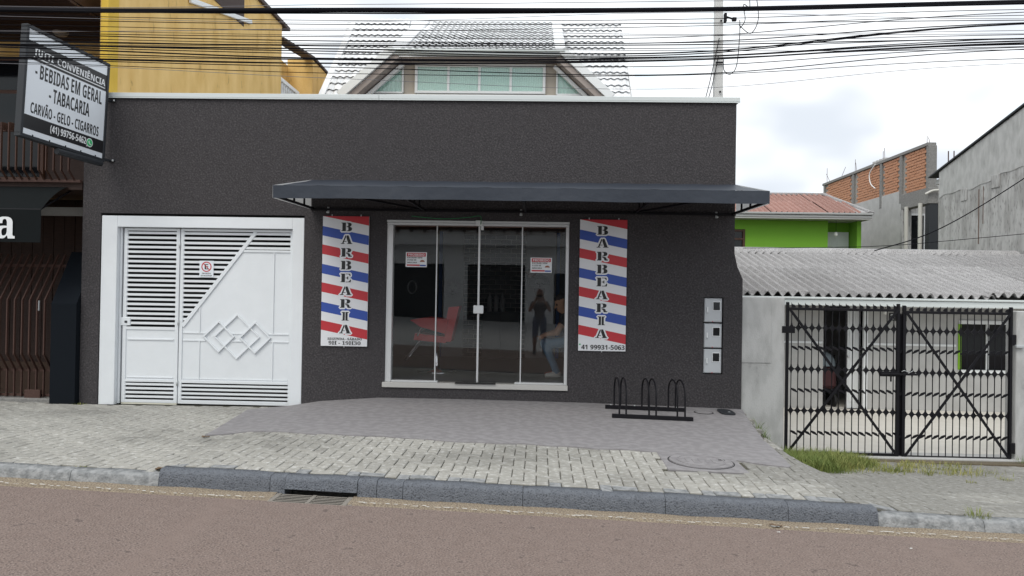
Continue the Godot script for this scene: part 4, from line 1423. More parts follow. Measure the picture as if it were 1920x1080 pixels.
func build_white_house() -> void:
	var h := thing("white_house", Vector3(-1.7, 0, -12.0), "white house with steep pantiled roof and curtained dormer behind the shop", "house")
	block("wall", "white_tile", h, Vector3(-5.4, -0.3, -15.5), Vector3(2.1, 6.4, -9.7))
	# main roof planes: two sides of the dormer, ridge at the top
	var zb := -9.45
	var yb := 6.35
	var zt := -12.0
	var yt := 9.42
	var rf := tool_new()
	quad(rf, Vector3(-5.62, yb, zb), Vector3(2.28, yb, zb), Vector3(2.16, yt, zt), Vector3(-5.3, yt, zt), Vector3(0, 1, 1))
	quad(rf, Vector3(-5.62, yb, -15.7), Vector3(2.28, yb, -15.7), Vector3(2.16, yt, zt), Vector3(-5.3, yt, zt), Vector3(0, 1, -1))
	tri(rf, Vector3(-5.62, yb, zb), Vector3(-5.62, yb, -15.7), Vector3(-5.3, yt, zt), Vector3.LEFT)
	tri(rf, Vector3(2.28, yb, zb), Vector3(2.28, yb, -15.7), Vector3(2.16, yt, zt), Vector3.RIGHT)
	var roof := add(rf, "roof", "white_tile", h)
	for e in [[Vector3(-5.7, yb, zb + 0.05), Vector3(-5.38, yt, zt + 0.05)], [Vector3(2.36, yb, zb + 0.05), Vector3(2.24, yt, zt + 0.05)]]:
		var vg := tool_new()
		bar(vg, e[0], e[1], 0.16, 0.1, Vector3(0, 0.64, 0.77), 0.01)
		add(vg, "verge", "white_tile", roof)
	var spots := []
	var sl := Vector3(0, yt - yb, zt - zb)
	var slope := sl.normalized()
	var length := sl.length()
	var nrm := Vector3(1, 0, 0).cross(slope)
	if nrm.y < 0:
		nrm = -nrm
	var bas := Basis(Vector3.RIGHT, nrm, -slope)
	for side in [0, 1]:
		for r in 14:
			for k in 10:
				var x: float = (-5.48 if side == 0 else 2.14) + (1 if side == 0 else -1) * k * 0.178
				var s := (r + 0.5) * 0.283
				if s > length - 0.05:
					continue
				var p := Vector3(x, yb, zb) + slope * s + nrm * 0.02
				if side == 0 and x > lerpf(-4.75, -3.62, clampf(s / length * 1.35, 0, 1)):
					continue
				if side == 1 and x < lerpf(1.45, 0.52, clampf(s / length * 1.35, 0, 1)):
					continue
				spots.append([Transform3D(bas, p), 0])
	# dormer: clipped tiled front over a trapezoid gable
	var fb := Vector3(0, 7.5, -8.62)
	var ft := Vector3(0, 9.36, -12.02)
	var fs := (ft - fb).normalized()
	var fl := (ft - fb).length()
	var fn := Vector3.RIGHT.cross(fs)
	if fn.y < 0:
		fn = -fn
	var fbas := Basis(Vector3.RIGHT, fn, -fs)
	var df := tool_new()
	quad(df, Vector3(-3.7, fb.y, fb.z), Vector3(0.52, fb.y, fb.z), Vector3(0.52, ft.y, ft.z), Vector3(-3.3, ft.y, ft.z), Vector3(0, 1, 1))
	var drf := add(df, "dormer_roof", "white_tile", h)
	for r in 13:
		for k in 24:
			var s := (r + 0.5) * 0.298
			var x := 0.2 - k * 0.163
			var left := lerpf(-3.42, -3.12, s / fl)
			if s > fl or x < left:
				continue
			spots.append([Transform3D(fbas, Vector3(x, fb.y, fb.z) + fs * s + fn * 0.02), 1])
	for e in [[Vector3(-3.58, 7.53, -8.62), Vector3(-3.42, 9.4, -12.02), 0.36], [Vector3(0.42, 7.53, -8.62), Vector3(0.36, 9.4, -12.02), 0.26]]:
		var hp := tool_new()
		bar(hp, e[0], e[1], e[2], 0.07, Vector3(0, 0.88, 0.48), 0.015)
		add(hp, "hip_flashing", "white_tile", drf)
	# side slopes behind the rakes
	for e in [[Vector2(-3.62, 7.5), Vector2(-4.92, 6.34)], [Vector2(0.45, 7.47), Vector2(1.66, 6.34)]]:
		var ss := tool_new()
		var a := Vector3(e[0].x, e[0].y + 0.05, -8.5)
		var b := Vector3(e[1].x, e[1].y + 0.05, -8.5)
		var o := Vector3(-1 if e[0].x < -1 else 1, 1, 0)
		for k in 6:
			var t0 := k / 6.0
			var t1 := (k + 1) / 6.0
			var up := Vector3(0, 0.02 * (k % 2), 0)
			quad(ss, a.lerp(b, t0) + up, a.lerp(b, t1) + up, a.lerp(b, t1) + up + Vector3(0, 0, -3.2), a.lerp(b, t0) + up + Vector3(0, 0, -3.2), o)
		add(ss, "dormer_side_roof", "white_tile", h)
		var rk := tool_new()
		bar(rk, a + Vector3(0, -0.02, -0.02), b + Vector3(0, -0.02, -0.02), 0.2, 0.1, Vector3.BACK, 0.008)
		add(rk, "rake_board", "white_metal", h)
		rk = tool_new()
		var inward := Vector3(0.1 if e[0].x < -1 else -0.1, -0.17, 0)
		bar(rk, a + inward + Vector3(0, 0, -0.25), b + inward + Vector3(0, 0, -0.25), 0.14, 0.4, Vector3.BACK, 0.008)
		add(rk, "rake_soffit", "soffit_brown", h)
		rk = tool_new()
		bar(rk, a + inward * 1.75 + Vector3(0, 0, -0.42), b + inward * 1.75 + Vector3(0, 0, -0.42), 0.09, 0.1, Vector3.BACK, 0.008)
		add(rk, "rake_trim", "white_metal", h)
	var fa := tool_new()
	span(fa, Vector3(-3.75, 7.38, -8.66), Vector3(0.52, 7.45, -8.5), 0.01)
	span(fa, Vector3(-3.75, 7.452, -8.66), Vector3(0.52, 7.5, -8.44), 0.01)
	add(fa, "dormer_gutter", "cap_metal", h)
	block("dormer_soffit", "soffit_brown", h, Vector3(-3.6, 7.3, -9.0), Vector3(0.4, 7.375, -8.68))
	# dormer wall
	var w := tool_new()
	plate(w, PackedVector2Array([Vector2(-4.7, 6.2), Vector2(1.5, 6.2), Vector2(1.5, 6.4), Vector2(0.36, 7.4), Vector2(-3.5, 7.4), Vector2(-4.7, 6.4)]), 0.2, Transform3D(Basis(), Vector3(0, 0, -9.3)))
	add(w, "dormer_wall", "beige_paint", h)
	var wf := tool_new()
	span(wf, Vector3(-3.17, 6.57, -9.1), Vector3(-3.1, 7.3, -9.0), 0.004)
	span(wf, Vector3(0.0, 6.57, -9.1), Vector3(0.07, 7.3, -9.0), 0.004)
	span(wf, Vector3(-3.1, 6.57, -9.1), Vector3(0.0, 6.63, -9.0), 0.004)
	span(wf, Vector3(-3.1, 7.22, -9.1), Vector3(0.0, 7.3, -9.0), 0.004)
	for x in [-2.335, -1.565, -0.79]:
		span(wf, Vector3(x - 0.03, 6.63, -9.08), Vector3(x + 0.03, 7.22, -9.005), 0.004)
	var win := add(wf, "window", "white_metal", h)
	for k in 4:
		var x0: float = [-3.1, -2.305, -1.535, -0.76][k]
		var x1: float = [-2.365, -1.595, -0.82, 0.0][k]
		block("pane", "window_glass", win, Vector3(x0, 6.63, -9.03), Vector3(x1, 7.22, -9.02))
		var cu := tool_new(false)
		var n := 26
		for i in n:
			var a := lerpf(x0, x1, float(i) / n)
			var b := lerpf(x0, x1, float(i + 1) / n)
			var za := -9.07 + 0.016 * (i % 2)
			var zc := -9.07 + 0.016 * ((i + 1) % 2)
			quad(cu, Vector3(a, 6.63, za), Vector3(b, 6.63, zc), Vector3(b, 7.22, zc), Vector3(a, 7.22, za), Vector3.BACK)
		add(cu, "curtain", "curtain", win)
	block("window_sill", "white_metal", h, Vector3(-4.5, 6.48, -9.1), Vector3(1.35, 6.53, -8.96), 0.006)
	for tr in [[Vector2(-4.22, 6.58), Vector2(-3.47, 6.58), Vector2(-3.47, 7.2)], [Vector2(1.08, 6.56), Vector2(0.35, 6.56), Vector2(0.35, 7.2)]]:
		var g := tool_new()
		plate(g, PackedVector2Array(tr), 0.012, Transform3D(Basis(), Vector3(0, 0, -9.05)))
		var gp := add(g, "triangle_pane", "window_glass", h)
		var cst := tool_new()
		var cp := PackedVector2Array(tr)
		for i in 14:
			var a := lerpf(tr[0].x, tr[1].x, i / 14.0)
			var b := lerpf(tr[0].x, tr[1].x, (i + 1) / 14.0)
			var ya := lerpf(tr[0].y, tr[2].y, i / 14.0)
			var yc := lerpf(tr[0].y, tr[2].y, (i + 1) / 14.0)
			var za := -9.085 + 0.014 * (i % 2)
			var zc := -9.085 + 0.014 * ((i + 1) % 2)
			quad(cst, Vector3(a, tr[0].y, za), Vector3(b, tr[0].y, zc), Vector3(b, yc, zc), Vector3(a, ya, za), Vector3.BACK)
		add(cst, "curtain", "curtain", gp)
		var fr := tool_new()
		for i in 3:
			var p: Vector2 = tr[i]
			var q: Vector2 = tr[(i + 1) % 3]
			bar(fr, Vector3(p.x, p.y, -9.03 + 0.002 * i), Vector3(q.x, q.y, -9.03 + 0.002 * i), 0.04, 0.06, Vector3.BACK, 0.004)
		add(fr, "frame", "white_metal", gp)
	# the tiles: the largest 300 one by one, the rest together
	var tm := [tile_mesh(0.176, 0.3, 0.05), tile_mesh(0.163, 0.315, 0.032)]
	spots.sort_custom(func(a, b): return a[0].origin.z > b[0].origin.z)
	for i in mini(300, spots.size()):
		var mi := MeshInstance3D.new()
		mi.mesh = tm[spots[i][1]]
		mi.name = numbered(h, "roof_tile")
		mi.material_override = M["white_tile_%d" % (rng.randi() % 3)]
		var par: Node = drf if spots[i][1] == 1 else roof
		mi.name = numbered(par, "roof_tile")
		par.add_child(mi, true)
		mi.transform = Transform3D(spots[i][0].basis.rotated(Vector3.UP, rng.randf_range(-0.02, 0.02)), spots[i][0].origin - origin(par))
	for kind in 2:
		var rest := spots.slice(300).filter(func(s): return s[1] == kind)
		if rest.is_empty():
			continue
		var mm := MultiMesh.new()
		mm.transform_format = MultiMesh.TRANSFORM_3D
		mm.mesh = tm[kind]
		mm.instance_count = rest.size()
		for i in rest.size():
			mm.set_instance_transform(i, Transform3D(rest[i][0].basis, rest[i][0].origin - origin(h)))
		var far := MultiMeshInstance3D.new()
		far.name = numbered(h, "upper_roof_tiles")
		far.multimesh = mm
		far.material_override = M["white_tile"]
		far.set_meta("kind", "stuff")
		h.add_child(far)


# ------------------------------------------------------------ right of the shop
func build_gate_wall() -> void:
	var w := thing("gate_wall", Vector3(2.95, -0.4, -0.1), "grey concrete wall between the dark shop and the black gate", "wall")
	block("lower_wall", "old_concrete", w, Vector3(2.676, -0.9, -0.28), Vector3(3.235, 1.625, -0.03), 0.008)
	block("upper_coat", "old_concrete", w, Vector3(2.676, 0.76, -0.03), Vector3(3.06, 1.62, -0.018), 0.004)
	var p := thing("gate_post", Vector3(6.6, -0.5, -0.1), "pale concrete wall holding the hinges of the black gate", "wall")
	block("shaft", "old_concrete", p, Vector3(6.225, -0.9, -0.28), Vector3(8.6, 1.5, -0.03), 0.01)
	block("hinge_pin", "zinc", p, Vector3(6.2, 1.02, -0.03), Vector3(6.3, 1.06, 0.02), 0.006)


func wave_sheet(w: float, l: float, pitch: float, amp: float, th := 0.012) -> ArrayMesh:
	# corrugated sheet: waves across x, slope along z
	var st := tool_new(false)
	var n := int(round(w / pitch * 8))
	var f := func(x: float): return amp * cos(x / pitch * TAU)
	for k in n:
		var a := lerpf(-w * 0.5, w * 0.5, float(k) / n)
		var b := lerpf(-w * 0.5, w * 0.5, float(k + 1) / n)
		quad(st, Vector3(a, f.call(a), -l * 0.5), Vector3(b, f.call(b), -l * 0.5), Vector3(b, f.call(b), l * 0.5), Vector3(a, f.call(a), l * 0.5), Vector3.UP)
		quad(st, Vector3(a, f.call(a) - th, -l * 0.5), Vector3(b, f.call(b) - th, -l * 0.5), Vector3(b, f.call(b) - th, l * 0.5), Vector3(a, f.call(a) - th, l * 0.5), Vector3.DOWN)
	st.set_smooth_group(-1)
	for k in n:
		var a := lerpf(-w * 0.5, w * 0.5, float(k) / n)
		var b := lerpf(-w * 0.5, w * 0.5, float(k + 1) / n)
		for z in [-l * 0.5, l * 0.5]:
			quad(st, Vector3(a, f.call(a), z), Vector3(b, f.call(b), z), Vector3(b, f.call(b) - th, z), Vector3(a, f.call(a) - th, z), Vector3(0, 0, z))
	st.generate_normals()
	return st.commit()


func sheet_roof(parent: Node, m: String, x0: float, cols: int, low: Vector3, high: Vector3, rows: int, w: float, pitch: float, amp: float) -> void:
	var s := high - low
	s.x = 0
	var dir := s.normalized()
	var n := dir.cross(Vector3.RIGHT)
	if n.y < 0:
		n = -n
	var l := s.length() / rows
	var mesh := wave_sheet(w + pitch * 0.9, l + 0.14, pitch, amp)
	for c in cols:
		for r in rows:
			var at := Vector3(x0 + (c + 0.5) * w, low.y, low.z) + dir * (r + 0.5) * l + n * (0.03 + 0.018 * (c % 2))
			var b := Basis(Vector3.RIGHT, n, -dir).rotated(Vector3.RIGHT, 0.02).rotated(n, rng.randf_range(-0.004, 0.004))
			var mi := MeshInstance3D.new()
			mi.mesh = mesh
			if r == 0 and c == 5 and m == "fibre_cement":
				at += n * 0.03
				b = b.rotated(n, 0.012)
			put(mi, "roof_sheet", "%s_%d" % [m, rng.randi() % 3], parent, at + n * rng.randf_range(0, 0.01), b)


func build_corrugated_house() -> void:
	var h := thing("corrugated_roof_house", Vector3(6.3, -0.45, -3.5), "low pale house with weathered grey corrugated roof behind the black gate", "house")
	block("front_wall_base", "pale_render", h, Vector3(2.6, -0.5, -4.68), Vector3(11.0, -0.44, -4.5))
	var w := tool_new()
	holed(w, Vector2(2.6, -0.44), Vector2(11.0, 1.8), -4.68, -4.5, [Rect2(5.32, -0.439, 0.72, 2.1), Rect2(7.83, 0.33, 1.4, 0.93)])
	add(w, "front_wall", "pale_render", h)
	block("side_wall", "pale_render", h, Vector3(2.6, -0.5, -9.4), Vector3(2.75, 1.8, -4.7))
	block("white_band", "white_metal", h, Vector3(6.13, 0.775, -4.497), Vector3(7.75, 0.815, -4.48), 0.003)
	block("white_band", "white_metal", h, Vector3(2.7, 0.79, -4.497), Vector3(5.3, 0.83, -4.48), 0.003)
	# doorway with an open panelled door
	var df := tool_new()
	span(df, Vector3(6.04, -0.44, -4.67), Vector3(6.12, 1.66, -4.44), 0.006)
	add(df, "door_frame", "white_metal", h)
	var d := block("door", "white_metal", h, Vector3(5.8, -0.42, -4.63), Vector3(6.038, 1.6, -4.59), 0.004)
	for e in [[-0.3, 0.4], [0.5, 1.05], [1.15, 1.5]]:
		block("door_panel", "white_metal", d, Vector3(5.83, e[0], -4.59), Vector3(5.9, e[1], -4.578), 0.005)
		block("door_panel", "white_metal", d, Vector3(5.94, e[0], -4.59), Vector3(6.01, e[1], -4.578), 0.005)
	var kn := tool_new()
	lathe(kn, [Vector2(0, -0.02), Vector2(0.02, -0.012), Vector2(0.02, 0.012), Vector2(0, 0.02)], Vector3(5.81, 0.55, -4.56), 8)
	add(kn, "handle", "chrome", d)
	block("room_back", "room_wall", h, Vector3(4.6, -0.5, -7.0), Vector3(9.7, 2.3, -6.9))
	block("room_side", "room_wall", h, Vector3(4.6, -0.5, -6.9), Vector3(4.7, 1.8, -4.7))
	block("room_side", "room_wall", h, Vector3(9.6, -0.5, -6.9), Vector3(9.7, 1.8, -4.7))
	block("room_floor", "floor_tile", h, Vector3(4.7, -0.5, -6.9), Vector3(9.6, -0.42, -4.69))
	# window
	var wf := tool_new()
	for e in [[Vector3(7.8, 1.2, -4.6), Vector3(9.26, 1.27, -4.47)], [Vector3(7.8, 0.29, -4.6), Vector3(9.26, 0.35, -4.45)], [Vector3(8.32, 0.35, -4.58), Vector3(8.37, 1.2, -4.52)]]:
		span(wf, e[0], e[1], 0.005)
	var win := add(wf, "window", "white_metal", h)
	block("green_reveal", "green_trim", win, Vector3(7.79, 0.352, -4.62), Vector3(7.84, 1.198, -4.475), 0.003)
	block("pane", "dark_glass", win, Vector3(7.842, 0.352, -4.56), Vector3(8.318, 1.198, -4.552))
	block("pane", "dark_glass", win, Vector3(8.372, 0.352, -4.55), Vector3(9.25, 1.198, -4.542))
	# house number plate and a bare bulb
	var np := thing("number_plate", Vector3(6.68, 1.27, -4.49), "small black house number plate on the pale wall", "number plate")
	for i in 3:
		var c := "241"[i]
		var at := Vector3(6.57 + i * 0.11, 1.31 - 0.004 * i, -4.49)
		piece("plate", "print_black", np, at, Vector3(0.1, 0.14, 0.015), 0.002)
		words(c, "print_white", np, at + Vector3(0, 0, 0.008), 0.06, 0.1, sans, Basis(), 0.003, "digit")
	var bu := thing("hanging_bulb", Vector3(6.2, 1.36, -3.6), "bare white bulb hanging under the corrugated roof", "light bulb")
	var bt := tool_new()
	lathe(bt, [Vector2(0, -0.06), Vector2(0.028, -0.05), Vector2(0.036, -0.025), Vector2(0.026, 0.015), Vector2(0.015, 0.04), Vector2(0, 0.045)], Vector3(6.2, 1.42, -3.9), 12)
	add(bt, "bulb", "bulb_glass", bu)
	bt = tool_new()
	tube(bt, [Vector3(6.2, 1.465, -3.9), Vector3(6.2, 1.505, -3.9)], 0.006, 5)
	add(bt, "wire", "cable_black", bu)
	# roof
	sheet_roof(h, "fibre_cement", 2.62, 8, Vector3(0, 1.70, -3.72), Vector3(0, 2.66, -8.4), 2, 1.062, 0.177, 0.046)
	var back := tool_new()
	quad(back, Vector3(2.62, 2.64, -8.4), Vector3(11.1, 2.64, -8.4), Vector3(11.1, 2.3, -9.7), Vector3(2.62, 2.3, -9.7), Vector3.UP)
	add(back, "roof_back", "fibre_cement", h)
	block("back_wall", "pale_render", h, Vector3(2.62, -0.5, -9.6), Vector3(11.0, 2.28, -9.45))
	for k in 8:
		var c := tool_new(false)
		var x0 := 2.62 + k * 1.062
		for i in 24:
			var a := x0 + 1.062 * i / 24.0
			var b := x0 + 1.062 * (i + 1) / 24.0
			var dip := func(x: float): return 0.03 * cos((x - 2.62) / 0.177 * TAU)
			quad(c, Vector3(a, 2.83, -8.42), Vector3(b, 2.83, -8.42), Vector3(b, 2.8, -8.3), Vector3(a, 2.8, -8.3), Vector3(0, 1, 0.4))
			quad(c, Vector3(a, 2.8, -8.3), Vector3(b, 2.8, -8.3), Vector3(b, 2.7 + dip.call(b), -8.2), Vector3(a, 2.7 + dip.call(a), -8.2), Vector3(0, 0.3, 1))
			quad(c, Vector3(a, 2.83, -8.42), Vector3(b, 2.83, -8.42), Vector3(b, 2.7, -8.65), Vector3(a, 2.7, -8.65), Vector3(0, 1, -0.5))
		add(c, "ridge_cap", "fibre_cement", h)
	# gutter and eave beam above the gate
	var gt := tool_new()
	span(gt, Vector3(2.62, 1.5, -3.82), Vector3(10.9, 1.615, -3.66), 0.012)
	span(gt, Vector3(2.62, 1.617, -3.84), Vector3(10.9, 1.655, -3.63), 0.008)
	add(gt, "eave_gutter", "cap_metal", h)
	block("rafter_beam", "pale_render", h, Vector3(2.7, 1.5, -4.48), Vector3(10.9, 1.54, -3.84))
	# paved yard between gate and house
	var y := tool_new()
	quad(y, Vector3(2.62, -0.45, -0.34), Vector3(11, -0.45, -0.34), Vector3(11, -0.42, -4.5), Vector3(2.62, -0.42, -4.5), Vector3.UP)
	setting(add(y, "yard_pavement", "floor_tile"))
	# bundle standing in the doorway
	var s := thing("covered_stroller", Vector3(5.45, -0.42, -4.9), "dark stroller with a grey hood standing in the open doorway", "stroller")
	var hood := tool_new()
	lathe(hood, [Vector2(0.24, 0.0), Vector2(0.23, 0.1), Vector2(0.17, 0.2), Vector2(0.08, 0.26), Vector2(0, 0.27)], Vector3(5.45, 0.35, -4.9), 12)
	add(hood, "hood", "bag_cloth", s)
	var sb := tool_new()
	box(sb, Vector3(5.46, 0.13, -4.9), Vector3(0.4, 0.42, 0.4), 0.06)
	add(sb, "seat", "burgundy_cloth", s)
	for x in [5.34, 5.62]:
		for z in [-4.76, -5.02]:
			var wl := tool_new()
			tube(wl, [Vector3(x - 0.02, -0.3, z), Vector3(x + 0.02, -0.3, z)], 0.12, 14)
			add(wl, "wheel", "black_rubber", s)
	var fr := tool_new()
	for z in [-4.76, -5.02]:
		tube(fr, [Vector3(5.34, -0.3, z), Vector3(5.6, 0.1, z), Vector3(5.72, 0.55, z)], 0.012, 6)
		tube(fr, [Vector3(5.62, -0.3, z), Vector3(5.36, 0.1, z)], 0.012, 6)
	add(fr, "frame", "black_metal", s)


func build_green_house() -> void:
	var h := thing("green_house", Vector3(8.5, 0, -19.0), "bright green house with reddish corrugated roof and pale gutter", "house")
	var w := tool_new()
	holed(w, Vector2(3.5, -0.5), Vector2(10.2, 4.55), -18.2, -18.0, [Rect2(6.3, 2.9, 1.0, 1.18)])
	add(w, "front_wall", "green_paint", h)
	block("porch_wall", "green_paint", h, Vector3(10.2, -0.5, -18.9), Vector3(11.37, 4.55, -18.75))
	block("porch_side", "green_paint", h, Vector3(11.22, -0.5, -18.75), Vector3(11.37, 4.42, -18.0))
	block("porch_side", "green_paint", h, Vector3(10.0, -0.5, -18.9), Vector3(10.2, 4.55, -18.2))
	block("back_wall", "green_paint", h, Vector3(3.5, -0.5, -23.0), Vector3(11.37, 4.4, -22.8))
	var d := block("door", "white_metal", h, Vector3(10.3, 2.2, -18.75), Vector3(11.2, 4.08, -18.7), 0.006)
	for e in [[2.4, 3.0], [3.1, 3.45], [3.55, 3.95]]:
		block("door_panel", "white_metal", d, Vector3(10.4, e[0], -18.7), Vector3(10.7, e[1], -18.685), 0.006)
		block("door_panel", "white_metal", d, Vector3(10.8, e[0], -18.7), Vector3(11.1, e[1], -18.685), 0.006)
	var wf := tool_new()
	for e in [[6.3, 6.38], [6.78, 6.84], [7.22, 7.3]]:
		span(wf, Vector3(e[0], 2.9, -18.16), Vector3(e[1], 4.08, -18.02), 0.004)
	for y in [2.9, 4.0, 3.7]:
		span(wf, Vector3(6.3, y, -18.15), Vector3(7.3, y + 0.07, -18.03), 0.004)
	var win := add(wf, "window", "window_brown", h)
	block("pane", "dark_glass", win, Vector3(6.38, 2.97, -18.12), Vector3(7.22, 4.0, -18.1))
	sheet_roof(h, "red_sheet", 3.2, 8, Vector3(0, 4.62, -17.5), Vector3(0, 5.62, -20.6), 2, 0.98, 0.19, 0.05)
	block("ridge", "fibre_cement", h, Vector3(3.2, 5.64, -20.7), Vector3(11.05, 5.74, -20.5), 0.02)
	# hipped end: pale flashing running down to the gutter corner
	var hip := tool_new()
	var a := Vector3(10.95, 5.7, -20.6)
	var b := Vector3(11.52, 4.68, -17.5)
	bar(hip, a, b, 0.24, 0.09, Vector3(0.3, 0.9, 0.3), 0.02)
	add(hip, "hip_flashing", "fibre_cement", h)
	var he := tool_new()
	tri(he, a, b, Vector3(11.6, 4.68, -23.2), Vector3(1, 1, 0))
	tri(he, Vector3(3.2, 5.62, -20.6), a, Vector3(11.6, 4.68, -23.2), Vector3(0, 1, -1))
	tri(he, Vector3(3.2, 5.62, -20.6), Vector3(11.6, 4.68, -23.2), Vector3(3.2, 4.68, -23.2), Vector3(0, 1, -1))
	tri(he, Vector3(10.98, 4.65, -17.5), b, a, Vector3(0, 1, 1))
	add(he, "rear_roof", "fibre_cement", h)
	var g := tool_new()
	span(g, Vector3(3.2, 4.46, -17.55), Vector3(11.5, 4.56, -17.38), 0.02)
	span(g, Vector3(3.2, 4.565, -17.55), Vector3(11.52, 4.64, -17.34), 0.015)
	add(g, "gutter", "gutter_metal", h)
	block("eave_soffit", "pale_render", h, Vector3(3.2, 4.42, -18.75), Vector3(11.48, 4.458, -17.4))
	var bu := thing("porch_bulb", Vector3(10.45, 3.85, -17.9), "bare white bulb hanging at the green house porch", "light bulb")
	var bt := tool_new()
	lathe(bt, [Vector2(0, -0.11), Vector2(0.05, -0.09), Vector2(0.065, -0.04), Vector2(0.04, 0.03), Vector2(0, 0.07)], Vector3(10.45, 3.96, -17.9), 10)
	add(bt, "bulb", "bulb_glass", bu)
	bt = tool_new()
	tube(bt, [Vector3(10.45, 4.02, -17.9), Vector3(10.45, 4.42, -17.9)], 0.008, 5)
	add(bt, "wire", "cable_black", bu)


func build_brick_house() -> void:
	var h := thing("unfinished_brick_house", Vector3(14.5, 0, -21.0), "unfinished house with bare orange brick upper wall and concrete frame", "house")
	# all in the plane x = 13, running back from z = -16.6 to -26.5
	block("rendered_wall", "pale_render", h, Vector3(13.0, -0.5, -26.5), Vector3(13.25, 5.6, -18.55))
	var core := block("brick_wall", "mortar", h, Vector3(13.06, 5.1, -26.4), Vector3(13.22, 6.88, -16.9))
	block("ring_beam", "raw_concrete", h, Vector3(12.97, 6.86, -26.55), Vector3(13.27, 6.97, -16.6), 0.01)
	for z in [-16.62, -18.62, -20.3, -20.75, -23.0, -26.35]:
		if z == -20.75:
			continue
		block("concrete_post", "raw_concrete", h, Vector3(12.985, 5.15, z - 0.09), Vector3(13.26, 6.86, z + 0.09), 0.01)
	var rows := 16
	for r in rows:
		var y := 5.3 + r * 0.1
		var z := -26.2 - (0.12 if r % 2 else 0.0)
		while z < -16.85:
			var mid := z + 0.19
			var base := 5.6 + 0.05 * sin(mid * 1.9) + (0.12 if mid < -23.5 else 0.0)
			if mid > -18.5:
				base = 5.32
			var ok := y - 0.05 > base - 0.1 and y < 6.83
			for pz in [-16.62, -18.62, -20.3, -23.0, -26.35]:
				if absf(mid - pz) < 0.25:
					ok = false
			if ok:
				piece("brick", "brick_clay", core, Vector3(13.05 + rng.randf_range(-0.008, 0.006), y + rng.randf_range(-0.006, 0.006), mid), Vector3(0.05, 0.086, 0.34), 0.006)
			z += 0.362
	# open porch below a heavy beam
	block("porch_beam", "raw_concrete", h, Vector3(12.98, 4.9, -18.55), Vector3(13.3, 5.44, -16.5), 0.012)
	block("porch_beam", "stained_render", h, Vector3(13.3, 4.95, -16.8), Vector3(18.0, 5.5, -16.5), 0.012)
	block("porch_column", "dark_paint", h, Vector3(13.02, -0.5, -16.82), Vector3(13.32, 4.9, -16.52), 0.012)
	block("porch_wall", "stained_render", h, Vector3(13.2, -0.5, -19.2), Vector3(18, 5.4, -19.0))
	block("porch_side", "stained_render", h, Vector3(12.98, -0.5, -18.6), Vector3(13.3, 4.9, -18.4), 0.01)
	block("far_wall", "pale_render", h, Vector3(17.8, -0.5, -26.5), Vector3(18.0, 6.9, -16.8))
	for e in [[13.35, 14.0], [14.15, 14.9]]:
		var wf := tool_new()
		span(wf, Vector3(e[0] - 0.05, 3.4, -19.0), Vector3(e[0], 4.75, -18.95))
		span(wf, Vector3(e[1], 3.4, -19.0), Vector3(e[1] + 0.05, 4.75, -18.95))
		span(wf, Vector3(e[0] - 0.05, 4.75, -19.0), Vector3(e[1] + 0.05, 4.82, -18.95))
		span(wf, Vector3(e[0] - 0.05, 3.33, -19.0), Vector3(e[1] + 0.05, 3.4, -18.94))
		var w := add(wf, "window", "white_metal", h)
		block("pane", "dark_glass", w, Vector3(e[0], 3.4, -18.99), Vector3(e[1], 4.75, -18.98))
	for e in [[Vector3(12.93, -0.4, -18.0), Vector3(12.93, 4.95, -18.0), 0.07], [Vector3(12.9, -0.4, -16.9), Vector3(12.9, 4.95, -16.9), 0.07], [Vector3(13.62, -0.4, -16.6), Vector3(13.38, 4.98, -16.6), 0.085]]:
		var t := tool_new()
		tube(t, [e[0], e[1]], e[2], 10)
		add(t, "drain_pipe", "pipe_plastic", h)
	var el := tool_new()
	tube(el, curve([Vector3(12.85, 5.2, -16.45), Vector3(13.1, 5.32, -16.4), Vector3(13.4, 5.3, -16.35), Vector3(13.5, 5.12, -16.35), Vector3(13.62, 5.05, -16.35)], 5), 0.04, 8)
	add(el, "drain_pipe", "pipe_plastic", h)
	# reinforcing rods left standing out of the beam and a loose white hose
	for e in [[-26.3, 0.7, 0.0], [-25.9, 0.45, 0.5], [-24.6, 0.4, -0.5], [-23.05, 0.55, 0.0], [-22.9, 0.4, 0.1], [-20.35, 0.4, 0.0], [-20.2, 0.5, 0.05], [-16.9, 0.3, 0.0], [-16.7, 0.22, 0.1]]:
		var t := tool_new()
		tube(t, [Vector3(13.1, 6.95, e[0]), Vector3(13.1, 6.95 + e[1], e[0] - e[2])], 0.009, 5)
		add(t, "steel_rod", "rust_paint", h)
	var hose := tool_new()
	tube(hose, curve([Vector3(12.95, 6.9, -20.7), Vector3(12.9, 6.6, -21.1), Vector3(12.9, 6.2, -21.0), Vector3(12.92, 5.95, -20.6)], 6), 0.02, 8)
	add(hose, "white_hose", "white_metal", h)
	var tops := tool_new()
	for k in 4:
		span(tops, Vector3(13.0, 6.97, -20.2 - k * 0.3), Vector3(13.2, 7.06, -20.05 - k * 0.3), 0.01)
	add(tops, "loose_block", "old_concrete", h)


